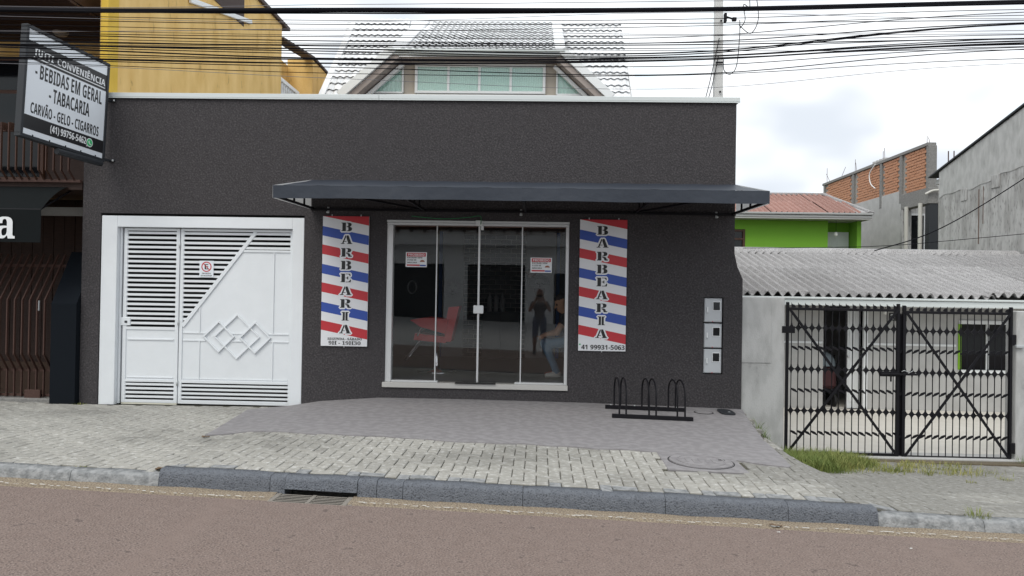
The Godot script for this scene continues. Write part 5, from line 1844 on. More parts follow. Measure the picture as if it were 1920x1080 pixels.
func build_grey_house() -> void:
	var h := thing("grey_rendered_house", Vector3(13.5, 0, -8.5), "tall stained grey rendered house with a sloping roof edge", "house")
	var turn := Basis(Vector3(0, 0, -1), Vector3.UP, Vector3(1, 0, 0))
	var w := tool_new()
	plate(w, PackedVector2Array([Vector2(3.0, -0.5), Vector2(12.2, -0.5), Vector2(12.2, 5.26), Vector2(6.5, 6.58), Vector2(3.0, 5.8)]), 0.22, Transform3D(turn, Vector3(11.2, 0, 0)))
	add(w, "side_wall", "stained_render", h)
	# a later coat of render on the upper part, its lower edge ragged
	var u := tool_new()
	var pts := PackedVector2Array()
	for k in 61:
		var z := lerpf(3.2, 12.17, k / 60.0)
		pts.append(Vector2(z, lerpf(5.1, 4.5, k / 60.0) + 0.05 * sin(z * 2.3) + 0.025 * sin(z * 7.0)))
	pts.append(Vector2(12.17, 5.23))
	pts.append(Vector2(6.5, 6.54))
	pts.append(Vector2(3.2, 5.8))
	plate(u, pts, 0.012, Transform3D(turn, Vector3(11.188, 0, 0)))
	add(u, "upper_coat", "old_concrete", h)
	block("back_wall", "stained_render", h, Vector3(11.42, -0.5, -12.18), Vector3(17, 5.1, -11.98))
	block("front_wall", "stained_render", h, Vector3(11.42, -0.5, -3.2), Vector3(17, 5.7, -3.0))
	block("far_wall", "stained_render", h, Vector3(16.8, -0.5, -11.98), Vector3(17, 5.7, -3.2))
	var r := tool_new()
	plate(r, PackedVector2Array([Vector2(2.6, 5.74), Vector2(6.5, 6.62), Vector2(12.7, 5.18), Vector2(12.7, 5.14), Vector2(6.5, 6.58), Vector2(2.6, 5.7)]), 6.1, Transform3D(turn, Vector3(11.14, 0.02, 0)))
	add(r, "roof", "dark_paint", h)
	block("eave_board", "pale_render", h, Vector3(11.3, 4.95, -12.6), Vector3(16, 5.1, -12.25), 0.01)
	for e in [[-10.85, 4.45, 0.3], [-9.4, 4.6, 0.36]]:
		piece("render_patch", "stained_render", h, Vector3(11.185, e[1], e[0]), Vector3(0.02, 0.32, e[2]), 0.006)
	for e in [[-10.15, 3.1, 4.5, 0.04], [-9.95, 3.6, 4.55, 0.025]]:
		block("rust_stain", "rust_mark", h, Vector3(11.194, e[1], e[0] - e[3] * 0.5), Vector3(11.2, e[2], e[0] + e[3] * 0.5))
	for e in [[-11.6, 5.35, 0.4], [-11.9, 5.25, 0.55]]:
		var t := tool_new()
		tube(t, [Vector3(11.3, e[1], e[0]), Vector3(11.3, e[1] + e[2], e[0])], 0.016, 5)
		add(t, "steel_rod", "rust_paint", h)


# ------------------------------------------------------------ across the street, seen in the shop glass
func build_opposite_side() -> void:
	var st := tool_new(false)
	strip(st, -40, 40, 2.0, 12.2, 19.6, func(x, z): return road_y(x) + table([12.2, 12.25, 14.0, 19.6], [0.0, 0.12, 0.16, 0.55], z), 12)
	setting(add(st, "path_opposite", "old_concrete"))
	var h := thing("opposite_house", Vector3(-0.5, 0.5, 21.0), "white single-storey house across the street, mirrored in the shop glass", "house")
	var w := tool_new()
	holed(w, Vector2(-7.5, -0.2), Vector2(6.5, 3.5), 19.6, 19.8, [Rect2(-2.75, 0.5, 2.2, 2.25), Rect2(-6.4, 0.5, 2.75, 2.25), Rect2(0.55, 0.5, 2.6, 1.95)])
	add(w, "front_wall", "white_metal", h)
	block("fascia", "white_metal", h, Vector3(-6.6, 3.45, 19.1), Vector3(5.5, 4.02, 19.59), 0.02)
	for k in 24:
		block("rafter_end", "brown_wood", h, Vector3(-6.4 + k * 0.5, 3.9, 18.9), Vector3(-6.3 + k * 0.5, 4.05, 19.098))
	var r := tool_new()
	quad(r, Vector3(-7.6, 4.1, 18.8), Vector3(6.6, 4.1, 18.8), Vector3(6.6, 5.6, 23), Vector3(-7.6, 5.6, 23), Vector3(0, 1, -1))
	quad(r, Vector3(-7.6, 4.1, 27.2), Vector3(6.6, 4.1, 27.2), Vector3(6.6, 5.6, 23), Vector3(-7.6, 5.6, 23), Vector3(0, 1, 1))
	add(r, "roof", "terracotta", h)
	block("back_wall", "white_metal", h, Vector3(-7.5, -0.2, 26), Vector3(6.5, 4.1, 26.2))
	for x in [-7.5, 6.3]:
		block("side_wall", "white_metal", h, Vector3(x, -0.2, 19.8), Vector3(x + 0.2, 4.1, 26))
	block("garage_opening_shade", "dark_paint", h, Vector3(-2.75, 0.5, 19.75), Vector3(-0.55, 2.75, 19.79))  # dark sheet in the garage opening, the shade inside put into its colour
	block("opening_shade", "dark_paint", h, Vector3(-6.4, 0.5, 19.76), Vector3(-3.65, 2.75, 19.79))  # side openings: dark sheets coloured as the shade behind them
	block("opening_shade", "dark_paint", h, Vector3(0.55, 0.5, 19.76), Vector3(3.15, 2.45, 19.79))


# ------------------------------------------------------------ black gate
func build_black_gate() -> void:
	var p := 0.0885
	var rows_a := [0.154, 0.70, 1.245]
	var rows_b := [-0.136, 0.421, 0.978]
	var t := 0.0055
	var right := [Vector2(t, -0.40)]
	var left := [Vector2(-t, -0.40)]
	for i in 3:
		var b: float = rows_b[i]
		var a: float = rows_a[i]
		for q in [Vector2(t, b + 0.006), Vector2(0.03, b - 0.012), Vector2(p - t - 0.001, b - 0.034), Vector2(p - t - 0.001, b - 0.016), Vector2(0.06, b + 0.012), Vector2(0.03, b + 0.024), Vector2(t, b + 0.03)]:
			right.append(q)
		for q in [Vector2(t, a - 0.065), Vector2(0.012, a - 0.035), Vector2(0.028, a - 0.014), Vector2(p * 0.5 - 0.0005, a - 0.005), Vector2(p * 0.5 - 0.0005, a + 0.005), Vector2(0.028, a + 0.014), Vector2(0.012, a + 0.035), Vector2(t, a + 0.07)]:
			right.append(q)
			left.append(Vector2(-q.x, q.y))
	right += [Vector2(t, 1.505), Vector2(0.055, 1.515), Vector2(0.035, 1.545), Vector2(t, 1.555)]
	left += [Vector2(-t, 1.575)]
	left.reverse()
	var outline_pts := PackedVector2Array(right + left)
	var mirrored := PackedVector2Array()
	for q in outline_pts:
		mirrored.append(Vector2(-q.x, q.y))
	var meshes := []
	for poly in [outline_pts, mirrored]:
		var st := tool_new()
		plate(st, poly, 0.006)
		st.generate_normals()
		meshes.append(st.commit())
	for i in 2:
		var x0: float = [3.262, 4.775][i]
		var x1: float = [4.735, 6.185][i]
		var dy: float = [-0.012, -0.032][i]
		var g := thing("black_gate_leaf", Vector3((x0 + x1) * 0.5, -0.43 + dy, -0.06), ["black iron gate leaf of shaped bars with sliding bolt, hung on the grey wall", "black iron gate leaf of shaped bars before the window, hung on the pale post"][i], "gate", "leaves of the black iron gate")
		var z := -0.06
		var f := tool_new()
		span(f, Vector3(x0, -0.42 + dy, z - 0.02), Vector3(x0 + 0.035, 1.58 + dy, z + 0.02), 0.003)
		span(f, Vector3(x1 - 0.035, -0.42 + dy, z - 0.02), Vector3(x1, 1.58 + dy, z + 0.02), 0.003)
		span(f, Vector3(x0 + 0.035, 1.475 + dy, z - 0.02), Vector3(x1 - 0.035, 1.51 + dy, z + 0.02), 0.003)
		span(f, Vector3(x0 + 0.035, -0.425 + dy, z - 0.02), Vector3(x1 - 0.035, -0.385 + dy, z + 0.02), 0.003)
		add(f, "frame", "black_metal", g)
		var n := int((x1 - x0 - 0.06) / p)
		var off := (x1 - x0 - n * p) * 0.5
		for k in range(0, n + 1):
			var mi := MeshInstance3D.new()
			mi.mesh = meshes[i]
			put(mi, "bar", "black_metal", g, Vector3(x0 + off + k * p, dy, z - 0.003))
		for e in [[-0.40, 1.5], [1.5, -0.40]]:
			var b := tool_new()
			bar(b, Vector3(x0 + 0.03, e[0] + dy, z + 0.026 + 0.003 * int(e[0] > 0)), Vector3(x1 - 0.03, e[1] + dy, z + 0.026 + 0.003 * int(e[0] > 0)), 0.034, 0.008)
			add(b, "brace", "black_metal", g)
		if i == 0:
			var c := tool_new()
			span(c, Vector3(4.705, -0.43, z - 0.035), Vector3(4.79, 1.43, z - 0.022), 0.002)
			add(c, "cover_strip", "black_metal", g)
			var bo := tool_new()
			span(bo, Vector3(4.48, 0.635, z + 0.04), Vector3(4.95, 0.66, z + 0.065), 0.004)
			span(bo, Vector3(4.47, 0.615, z + 0.033), Vector3(4.72, 0.68, z + 0.04), 0.002)
			span(bo, Vector3(4.6, 0.55, z + 0.045), Vector3(4.62, 0.64, z + 0.06), 0.003)
			add(bo, "bolt", "black_metal", g)
			var ch := tool_new()
			for k in 9:
				var a := Vector3(4.74 + k * 0.017, 0.685 + 0.012 * sin(k * 0.9), z + 0.07)
				tube(ch, [a, a + Vector3(0.014, 0.004, 0.006 * (1 if k % 2 else -1))], 0.005, 5)
			add(ch, "chain", "zinc", g)
			var hi := tool_new()
			span(hi, Vector3(3.2, 1.16, z + 0.02), Vector3(3.37, 1.25, z + 0.035), 0.003)
			add(hi, "hinge_plate", "black_metal", g)
		else:
			for y in [1.05, -0.36]:
				var hi := tool_new()
				span(hi, Vector3(6.16, y, z + 0.02), Vector3(6.222, y + 0.14, z + 0.035), 0.003)
				add(hi, "hinge_plate", "black_metal", g)


func build_bike_rack() -> void:
	var r := thing("bicycle_rack", Vector3(1.37, 0.18, 0.75), "low black steel bicycle rack with six hoops on the grey ramp", "bicycle rack")
	var zb := 0.42
	var zf := 1.08
	for e in [[0.86, 1.87, zb], [0.885, 1.84, zf]]:
		var st := tool_new()
		bar(st, Vector3(e[0], ramp_y(e[0], e[2]) + 0.024, e[2]), Vector3(e[1], ramp_y(e[1], e[2]) + 0.024, e[2]), 0.05, 0.046, Vector3.UP, 0.004)
		add(st, "rail", "black_metal", r)
	for x in [0.972, 1.052, 1.322, 1.405, 1.655, 1.745]:
		var st := tool_new()
		var y := ramp_y(x, 0.7) + 0.04
		var pts := []
		for k in 17:
			var a := PI * k / 16.0
			pts.append(Vector3(x, y + 0.22 + 0.175 * sin(a), lerpf(zb, zf, 0.5 - 0.5 * cos(a))))
		pts.push_front(Vector3(x, ramp_y(x, zb) + 0.03, zb))
		pts.append(Vector3(x, ramp_y(x, zf) + 0.03, zf))
		tube(st, pts, 0.0105, 8)
		add(st, "hoop", "black_metal", r)
	for x in [0.93, 1.23, 1.76]:
		var st := tool_new()
		lathe(st, [Vector2(0, 0), Vector2(0.011, 0), Vector2(0.011, 0.01), Vector2(0, 0.012)], Vector3(x, ramp_y(x, zb) + 0.047, zb), 8)
		add(st, "bolt", "zinc", r)


func ring_bump(st: SurfaceTool, c: Vector3, tilt: Basis, r0: float, r1: float, h: float, n := 36) -> void:
	for k in n:
		var a := TAU * k / n
		var b := TAU * (k + 1) / n
		var d0 := Vector3(cos(a), 0, sin(a))
		var d1 := Vector3(cos(b), 0, sin(b))
		var up := Vector3(0, h, 0)
		var q := func(d: Vector3, r: float, u: Vector3): return c + tilt * (d * r + u)
		quad(st, q.call(d0, r0, up), q.call(d1, r0, up), q.call(d1, r1, up), q.call(d0, r1, up), Vector3.UP)
		quad(st, q.call(d0, r1, Vector3.ZERO), q.call(d1, r1, Vector3.ZERO), q.call(d1, r1, up), q.call(d0, r1, up), tilt * d0)
		if r0 > 0.001:
			quad(st, q.call(d0, r0, Vector3.ZERO), q.call(d1, r0, Vector3.ZERO), q.call(d1, r0, up), q.call(d0, r0, up), -(tilt * d0))


func lie(x: float, z: float, f: Callable) -> Basis:
	var e := 0.1
	var n := Vector3(-(f.call(x + e, z) - f.call(x - e, z)) / (2 * e), 1, -(f.call(x, z + e) - f.call(x, z - e)) / (2 * e)).normalized()
	var xx := (Vector3.RIGHT - n * n.x).normalized()
	return Basis(xx, n, xx.cross(n))


func build_covers() -> void:
	var c := Vector3(1.505, pave_y(1.505, 3.2) + 0.004, 3.2)
	var b := lie(1.505, 3.2, pave_y)
	var m := thing("manhole_slab", c, "grey painted concrete manhole slab with a round lid beside the ramp", "manhole cover")
	var st := tool_new()
	box(st, c + b * Vector3(0, -0.012, 0.0), Vector3(0.71, 0.03, 0.70), 0.006, b)
	add(st, "slab", "ramp_paint", m)
	st = tool_new()
	ring_bump(st, c + b * Vector3(0, 0.003, 0), b, 0.292, 0.302, 0.002)
	add(st, "groove", "dark_void", m)
	st = tool_new()
	ring_bump(st, c + b * Vector3(0, 0.003, 0), b, 0.0, 0.285, 0.009)
	var lid := add(st, "lid", "ramp_paint", m)
	st = tool_new()
	ring_bump(st, c + b * Vector3(0, 0.012, 0), b, 0.21, 0.222, 0.004)
	for k in 5:
		box(st, c + b * Vector3(-0.13 + 0.06 * k, 0.013, 0.02 * (k % 2)), Vector3(0.02, 0.004, 0.14 - 0.02 * (k % 2)), 0.0, b)
	add(st, "raised_mark", "ramp_paint", lid)
	st = tool_new()
	box(st, c + b * Vector3(0.2, 0.0125, -0.06), Vector3(0.06, 0.003, 0.025), 0.0, b)
	add(st, "lifting_slot", "dark_void", lid)
	var c2 := Vector3(2.1, ramp_y(2.1, 0.42) + 0.001, 0.42)
	var s := thing("inspection_cover", c2, "small round cover painted like the ramp beside the bicycle rack", "cover")
	st = tool_new()
	ring_bump(st, c2, lie(2.1, 0.42, ramp_y), 0.0, 0.105, 0.006, 24)
	add(st, "lid", "ramp_paint", s)
	st = tool_new()
	ring_bump(st, c2, lie(2.1, 0.42, ramp_y), 0.112, 0.122, 0.004, 24)
	add(st, "rim", "dark_void", s)
	var c3 := Vector3(2.4, ramp_y(2.4, 0.34) + 0.004, 0.34)
	var w := thing("water_cover", c3, "oblong black valve cover at the foot of the dark wall", "cover")
	st = tool_new()
	var oval := PackedVector2Array()
	for k in 20:
		var a := TAU * k / 20
		oval.append(Vector2(signf(cos(a)) * pow(absf(cos(a)), 0.55) * 0.095, signf(sin(a)) * pow(absf(sin(a)), 0.55) * 0.19))
	var lb := lie(2.4, 0.34, ramp_y)
	plate(st, oval, 0.012, Transform3D(Basis(lb.x, -lb.z, lb.y), c3))
	add(st, "lid", "dark_paint", w)
	st = tool_new()
	box(st, c3 + lb * Vector3(0.03, 0.013, 0.03), Vector3(0.03, 0.004, 0.02), 0.0, lb)
	add(st, "rivet", "zinc", w)


# ------------------------------------------------------------ pole and overhead cables
func build_pole_and_cables() -> void:
	var p := thing("utility_pole", Vector3(4.575, -0.749, -10.20), "square concrete utility pole rising behind the dark shop", "utility pole")
	var st := tool_new()
	var y0 := -0.6
	var y1 := 10.6
	for k in 4:
		var a := PI / 4 + PI / 2 * k
		var b := PI / 4 + PI / 2 * (k + 1)
		var d0 := Vector3(cos(a), 0, sin(a))
		var d1 := Vector3(cos(b), 0, sin(b))
		quad(st, Vector3(4.6, y0, -10.2) + d0 * 0.2, Vector3(4.6, y0, -10.2) + d1 * 0.2, Vector3(4.525, y1, -10.2) + d1 * 0.13, Vector3(4.525, y1, -10.2) + d0 * 0.13, d0 + d1)
	quad(st, Vector3(3.95, y1, -8.09), Vector3(4.14, y1, -8.09), Vector3(4.14, y1, -7.91), Vector3(3.95, y1, -7.91), Vector3.UP)
	add(st, "shaft", "pole_concrete", p)
	st = tool_new()
	span(st, Vector3(4.653, 8.737, -10.14), Vector3(4.720, 8.960, -10.03), 0.008)
	bar(st, Vector3(4.698, 8.871, -10.07), Vector3(4.922, 8.804, -10.07), 0.04, 0.04, Vector3.BACK, 0.006)
	span(st, Vector3(4.855, 8.759, -10.12), Vector3(4.967, 8.849, -10.02), 0.01)
	span(st, Vector3(4.452, 7.663, -10.07), Vector3(4.631, 7.696, -10.02), 0.004)
	add(st, "bracket", "black_metal", p)
	for y in [6.36, 8.0]:
		st = tool_new()
		lathe(st, [Vector2(0, -0.02), Vector2(0.025, -0.02), Vector2(0.025, 0.02), Vector2(0, 0.02)], Vector3(4.575, 1.6 + (y - 1.6) * 1.1186, -10.05), 8)
		add(st, "bolt", "black_metal", p)
	var loops := [
		[Vector3(4.642, 7.752, -10.03), Vector3(4.653, 7.473, -10.00), Vector3(4.810, 7.361, -9.98), Vector3(4.967, 7.585, -9.98), Vector3(5.034, 8.312, -9.98), Vector3(5.034, 8.759, -9.98)],
		[Vector3(5.034, 8.535, -9.98), Vector3(5.168, 8.759, -9.98), Vector3(5.123, 9.151, -9.98), Vector3(5.280, 9.095, -9.98), Vector3(5.257, 9.430, -9.98)],
		[Vector3(5.011, 8.647, -10.00), Vector3(5.313, 8.423, -10.00), Vector3(5.504, 8.759, -10.00), Vector3(5.459, 9.318, -10.00), Vector3(5.313, 9.766, -10.00)],
		[Vector3(4.530, 8.312, -10.04), Vector3(4.307, 7.193, -10.04), Vector3(4.139, 6.522, -10.04)],
		[Vector3(4.519, 7.864, -10.04), Vector3(4.363, 7.081, -10.04), Vector3(4.206, 6.522, -10.04)],
	]
	for l in loops:
		st = tool_new()
		tube(st, curve(l, 8), 0.011, 5)
		add(st, "drop_wire", "cable_black", p)
	# the cables along the street: height at four places, distance from the facade, radius
	var runs := [
		[-4.88, 4.086, -1.79, 4.080, 1.21, 4.126, 4.12, 4.188, 3.60, 0.022],
		[-4.87, 4.065, -1.78, 4.059, 1.21, 4.105, 4.11, 4.158, 3.62, 0.012],
		[-4.67, 3.993, -1.71, 4.050, 1.16, 4.075, 3.94, 4.112, 3.90, 0.005],
		[-4.95, 4.078, -1.81, 4.054, 1.23, 4.049, 4.18, 4.160, 3.50, 0.006],
		[-4.81, 3.980, -1.76, 3.937, 1.19, 3.942, 4.06, 4.011, 3.70, 0.007],
		[-5.02, 4.034, -1.84, 3.967, 1.25, 4.031, 4.24, 4.163, 3.40, 0.006],
		[-4.74, 3.833, -1.74, 3.844, 1.18, 3.840, 4.00, 3.882, 3.80, 0.005],
		[-5.08, 3.973, -1.86, 3.951, 1.26, 3.987, 4.30, 4.199, 3.30, 0.007],
		[-4.94, 3.893, -1.81, 3.862, 1.23, 3.864, 4.18, 4.030, 3.50, 0.009],
		[-4.87, 3.837, -1.78, 3.815, 1.21, 3.813, 4.12, 3.903, 3.60, 0.006],
		[-5.01, 3.876, -1.84, 3.855, 1.25, 3.853, 4.24, 3.946, 3.40, 0.010],
		[-4.80, 3.762, -1.76, 3.742, 1.20, 3.736, 4.07, 3.861, 3.70, 0.006],
		[-5.08, 3.873, -1.86, 3.827, 1.27, 3.836, 4.30, 4.113, 3.30, 0.012],
		[-5.05, 3.848, -1.85, 3.797, 1.26, 3.811, 4.27, 4.081, 3.35, 0.010],
		[-4.87, 3.750, -1.78, 3.711, 1.22, 3.711, 4.12, 3.862, 3.60, 0.008],
		[-4.94, 3.772, -1.81, 3.708, 1.23, 3.722, 4.18, 3.876, 3.50, 0.012],
		[-5.01, 3.773, -1.83, 3.724, 1.25, 3.719, 4.24, 3.894, 3.40, 0.010],
		[-4.76, 3.648, -1.74, 3.606, 1.19, 3.629, 4.04, 3.773, 3.75, 0.006],
		[-4.97, 3.718, -1.82, 3.651, 1.24, 3.666, 4.21, 3.859, 3.45, 0.007],
		[-5.12, 3.758, -1.87, 3.713, 1.28, 3.788, 4.33, 3.947, 3.25, 0.013],
		[-4.87, 3.635, -1.78, 3.589, 1.22, 3.557, 4.12, 3.770, 3.60, 0.008],
		[-4.94, 3.635, -1.80, 3.574, 1.24, 3.567, 4.19, 3.722, 3.50, 0.006],
		[-4.63, 3.906, -1.70, 3.884, 1.15, 3.945, 3.92, 3.923, 3.95, 0.004],
		[-4.67, 3.823, -1.71, 3.774, 1.16, 3.771, 3.95, 3.830, 3.90, 0.004],
		[-4.70, 3.747, -1.72, 3.681, 1.17, 3.675, 3.98, 3.714, 3.85, 0.005],
		[-4.80, 3.577, -1.75, 3.448, 1.20, 3.405, 4.07, 3.635, 3.70, 0.004],
	]
	var i := 0
	for r in runs:
		var pts := []
		for k in 4:
			pts.append(Vector3(r[k * 2], r[k * 2 + 1], r[8] + 0.05 * sin(k * 2.1 + i)))
		var head: Vector3 = pts[0] + (pts[0] - pts[1]) * 2.0
		var tail: Vector3 = pts[3] + (pts[3] - pts[2]) * 2.0
		head.y = pts[0].y + 0.12
		tail.y = pts[3].y + 0.12
		pts.push_front(head)
		pts.append(tail)
		st = tool_new()
		tube(st, curve(pts, 10), r[9] * (0.95 if i == 0 else 0.54), 7 if r[9] > 0.01 else 5)
		var grey: bool = i in [2, 6, 22, 25]
		var o := add(st, "overhead_cable", "cable_grey" if grey else "cable_black")
		if i == 0:
			tag(o, "thickest black overhead cable, topmost of the bunch above the shop", "cable")
		elif r[9] >= 0.009:
			tag(o, "thick black overhead cable among the bunch above the shop", "cable", "thick cables over the street")
		elif grey:
			tag(o, "thin grey overhead cable among the bunch above the shop", "cable", "grey cables over the street")
		else:
			tag(o, "thin black overhead cable among the bunch above the shop", "cable", "thin cables over the street")
		i += 1
	st = tool_new()
	tube(st, curve([Vector3(4.79, 2.32, -1.0), Vector3(5.69, 2.64, -1.0), Vector3(6.875, 3.38, -1.0), Vector3(9.0, 4.9, -1.0)], 8), 0.008, 5)
	tag(add(st, "service_cable", "cable_black"), "black service wire slanting up in front of the grey rendered house", "cable")
	st = tool_new()
	tube(st, curve([Vector3(4.6, 2.75, -7.6), Vector3(7.4, 2.82, -7.5), Vector3(9.4, 3.0, -7.4), Vector3(14.0, 3.5, -7.2)], 8), 0.007, 5)
	tag(add(st, "service_cable", "cable_black"), "thin level wire just above the corrugated roof ridge", "cable")


# ------------------------------------------------------------ inside the shop
func stroke(st: SurfaceTool, pts: Array, r := 0.006) -> void:
	var v := []
	for q in pts:
		v.append(Vector3(q.x, q.y, -4.657))
	tube(st, curve(v, 5), r, 5)


func build_shop_contents() -> void:
	# red barber chair, facing the gate side
	var z := -1.6
	var c := thing("barber_chair", Vector3(-1.55, 0.4, z), "red vinyl barber chair on a chrome foot behind the glass", "chair")
	var st := tool_new()
	plate(st, PackedVector2Array([Vector2(-1.88, 0.9), Vector2(-1.4, 0.86), Vector2(-1.36, 0.95), Vector2(-1.86, 1.0)]), 0.46, Transform3D(Basis(), Vector3(0, 0, z - 0.23)))
	add(st, "seat", "red_vinyl", c)
	st = tool_new()
	plate(st, PackedVector2Array([Vector2(-1.42, 0.88), Vector2(-1.32, 0.88), Vector2(-1.2, 1.42), Vector2(-1.36, 1.4), Vector2(-1.4, 1.2)]), 0.44, Transform3D(Basis(), Vector3(0, 0, z - 0.22)))
	add(st, "backrest", "red_vinyl", c)
	for s in [-0.27, 0.22]:
		st = tool_new()
		plate(st, PackedVector2Array([Vector2(-1.93, 1.2), Vector2(-1.78, 1.1), Vector2(-1.4, 1.0), Vector2(-1.36, 1.22), Vector2(-1.7, 1.24)]), 0.05, Transform3D(Basis(), Vector3(0, 0, z + s)))
		add(st, "armrest", "red_vinyl", c)
		st = tool_new()
		tube(st, [Vector3(-1.75, 1.12, z + s + 0.025), Vector3(-1.82, 0.96, z + s + 0.025)], 0.012, 6)
		add(st, "arm_support", "chrome", c)
	st = tool_new()
	lathe(st, [Vector2(0, 0), Vector2(0.3, 0), Vector2(0.29, 0.025), Vector2(0.06, 0.05), Vector2(0.045, 0.12), Vector2(0.045, 0.47), Vector2(0, 0.47)], Vector3(-1.56, 0.401, z), 24)
	add(st, "foot", "chrome", c)
	st = tool_new()
	tube(st, curve([Vector3(-1.8, 0.88, z - 0.15), Vector3(-2.0, 0.62, z - 0.15), Vector3(-2.02, 0.58, z), Vector3(-2.0, 0.62, z + 0.15), Vector3(-1.8, 0.88, z + 0.15)], 5), 0.012, 6)
	add(st, "footrest", "chrome", c)
	# line drawings on the white panels
	var rg := RandomNumberGenerator.new()
	rg.seed = 5
	var m := thing("beast_drawing", Vector3(-1.66, 1.72, -4.66), "black line drawing of a maned beast on the white panel", "drawing")
	st = tool_new()
	for k in 26:
		var a := TAU * k / 26.0
		var r0 := 0.1 + 0.02 * sin(k * 2.0)
		var r1 := 0.19 + rg.randf_range(-0.02, 0.03)
		var o := Vector2(-1.66, 1.72)
		stroke(st, [o + Vector2(cos(a), sin(a)) * r0, o + Vector2(cos(a + 0.15), sin(a + 0.15)) * (r0 + r1) * 0.5, o + Vector2(cos(a + 0.08), sin(a + 0.08)) * r1], 0.004)
	add(st, "mane_lines", "print_black", m)
	st = tool_new()
	for e in [[-0.06, 0.04], [0.05, 0.03]]:
		stroke(st, [Vector2(-1.66 + e[0] - 0.03, 1.72 + e[1]), Vector2(-1.66 + e[0], 1.735 + e[1]), Vector2(-1.66 + e[0] + 0.03, 1.72 + e[1])])
	stroke(st, [Vector2(-1.69, 1.7), Vector2(-1.67, 1.64), Vector2(-1.66, 1.66), Vector2(-1.64, 1.64), Vector2(-1.63, 1.7)])
	stroke(st, [Vector2(-1.72, 1.62), Vector2(-1.66, 1.59), Vector2(-1.6, 1.62)])
	add(st, "face_lines", "print_black", m)
	m = thing("beard_drawing", Vector3(0.0, 1.78, -4.66), "black line drawing of a bearded face on the white panel", "drawing")
	st = tool_new()
	for k in 7:
		var r := 0.1 + 0.016 * k
		stroke(st, [Vector2(-r, 1.8), Vector2(-r * 0.8, 1.86 + r * 0.4), Vector2(0, 1.85 + r * 0.75), Vector2(r * 0.85, 1.86 + r * 0.4), Vector2(r, 1.8)], 0.004)
	for k in 9:
		var x := -0.1 + 0.025 * k
		stroke(st, [Vector2(x, 1.74), Vector2(x * 0.9 + 0.01, 1.66), Vector2(x * 0.5, 1.58)], 0.004)
	add(st, "hair_lines", "print_black", m)
	st = tool_new()
	for s in [-1, 1]:
		stroke(st, [Vector2(s * 0.09, 1.81), Vector2(s * 0.05, 1.83), Vector2(s * 0.02, 1.81)])
	stroke(st, [Vector2(0, 1.82), Vector2(0.015, 1.77), Vector2(-0.01, 1.765)])
	add(st, "face_lines", "print_black", m)
	# cabinet with bottles
	var cb := thing("black_cabinet", Vector3(-0.72, 0.4, -4.4), "black low cabinet against the inner brick wall", "cabinet")
	slab("carcass", "black_lacquer", cb, -1.07, -0.36, 0.402, 1.28, -4.62, -4.3, 0.006)
	for x in [-1.06, -0.71]:
		slab("door", "black_lacquer", cb, x, x + 0.34, 0.43, 1.25, -4.3, -4.284, 0.004)
	for k in 3:
		var bx := -0.93 + k * 0.12
		var b := tool_new()
		lathe(b, [Vector2(0, 0), Vector2(0.045, 0), Vector2(0.045, 0.25 + 0.03 * (k % 2)), Vector2(0.02, 0.3), Vector2(0.018, 0.36), Vector2(0, 0.36)], Vector3(bx, 1.281, -4.42), 12)
		tag(add(b, "white_bottle", "room_wall"), "white product bottle standing on the black cabinet", "bottle", "bottles on the black cabinet")
	var mr := thing("oval_mirror", Vector3(-2.45, 1.7, -4.69), "small oval ring mirror on the dark inner wall", "mirror")
	st = tool_new()
	var ringp := []
	for k in 25:
		ringp.append(Vector3(-2.45 + 0.08 * cos(TAU * k / 24), 1.72 + 0.12 * sin(TAU * k / 24), -4.68))
	tube(st, ringp, 0.012, 6)
	add(st, "rim", "aluminium", mr)
	var pot := tool_new()
	lathe(pot, [Vector2(0, 0), Vector2(0.06, 0.0), Vector2(0.1, 0.07), Vector2(0.09, 0.12), Vector2(0, 0.13)], Vector3(-0.16, 1.95, -4.56), 14)
	tag(add(pot, "wall_pot", "terracotta"), "small orange pot hung on the white panel", "pot")
	var be := thing("waiting_bench", Vector3(0.7, 0.4, -1.15), "dark bench inside the shop under the seated person", "bench")
	slab("seat", "black_lacquer", be, 0.34, 1.3, 0.78, 0.84, -1.45, -0.85, 0.01)
	for x in [0.38, 1.22]:
		for zz in [-1.42, -0.93]:
			slab("leg", "black_metal", be, x, x + 0.04, 0.402, 0.78, zz, zz + 0.04, 0.003)


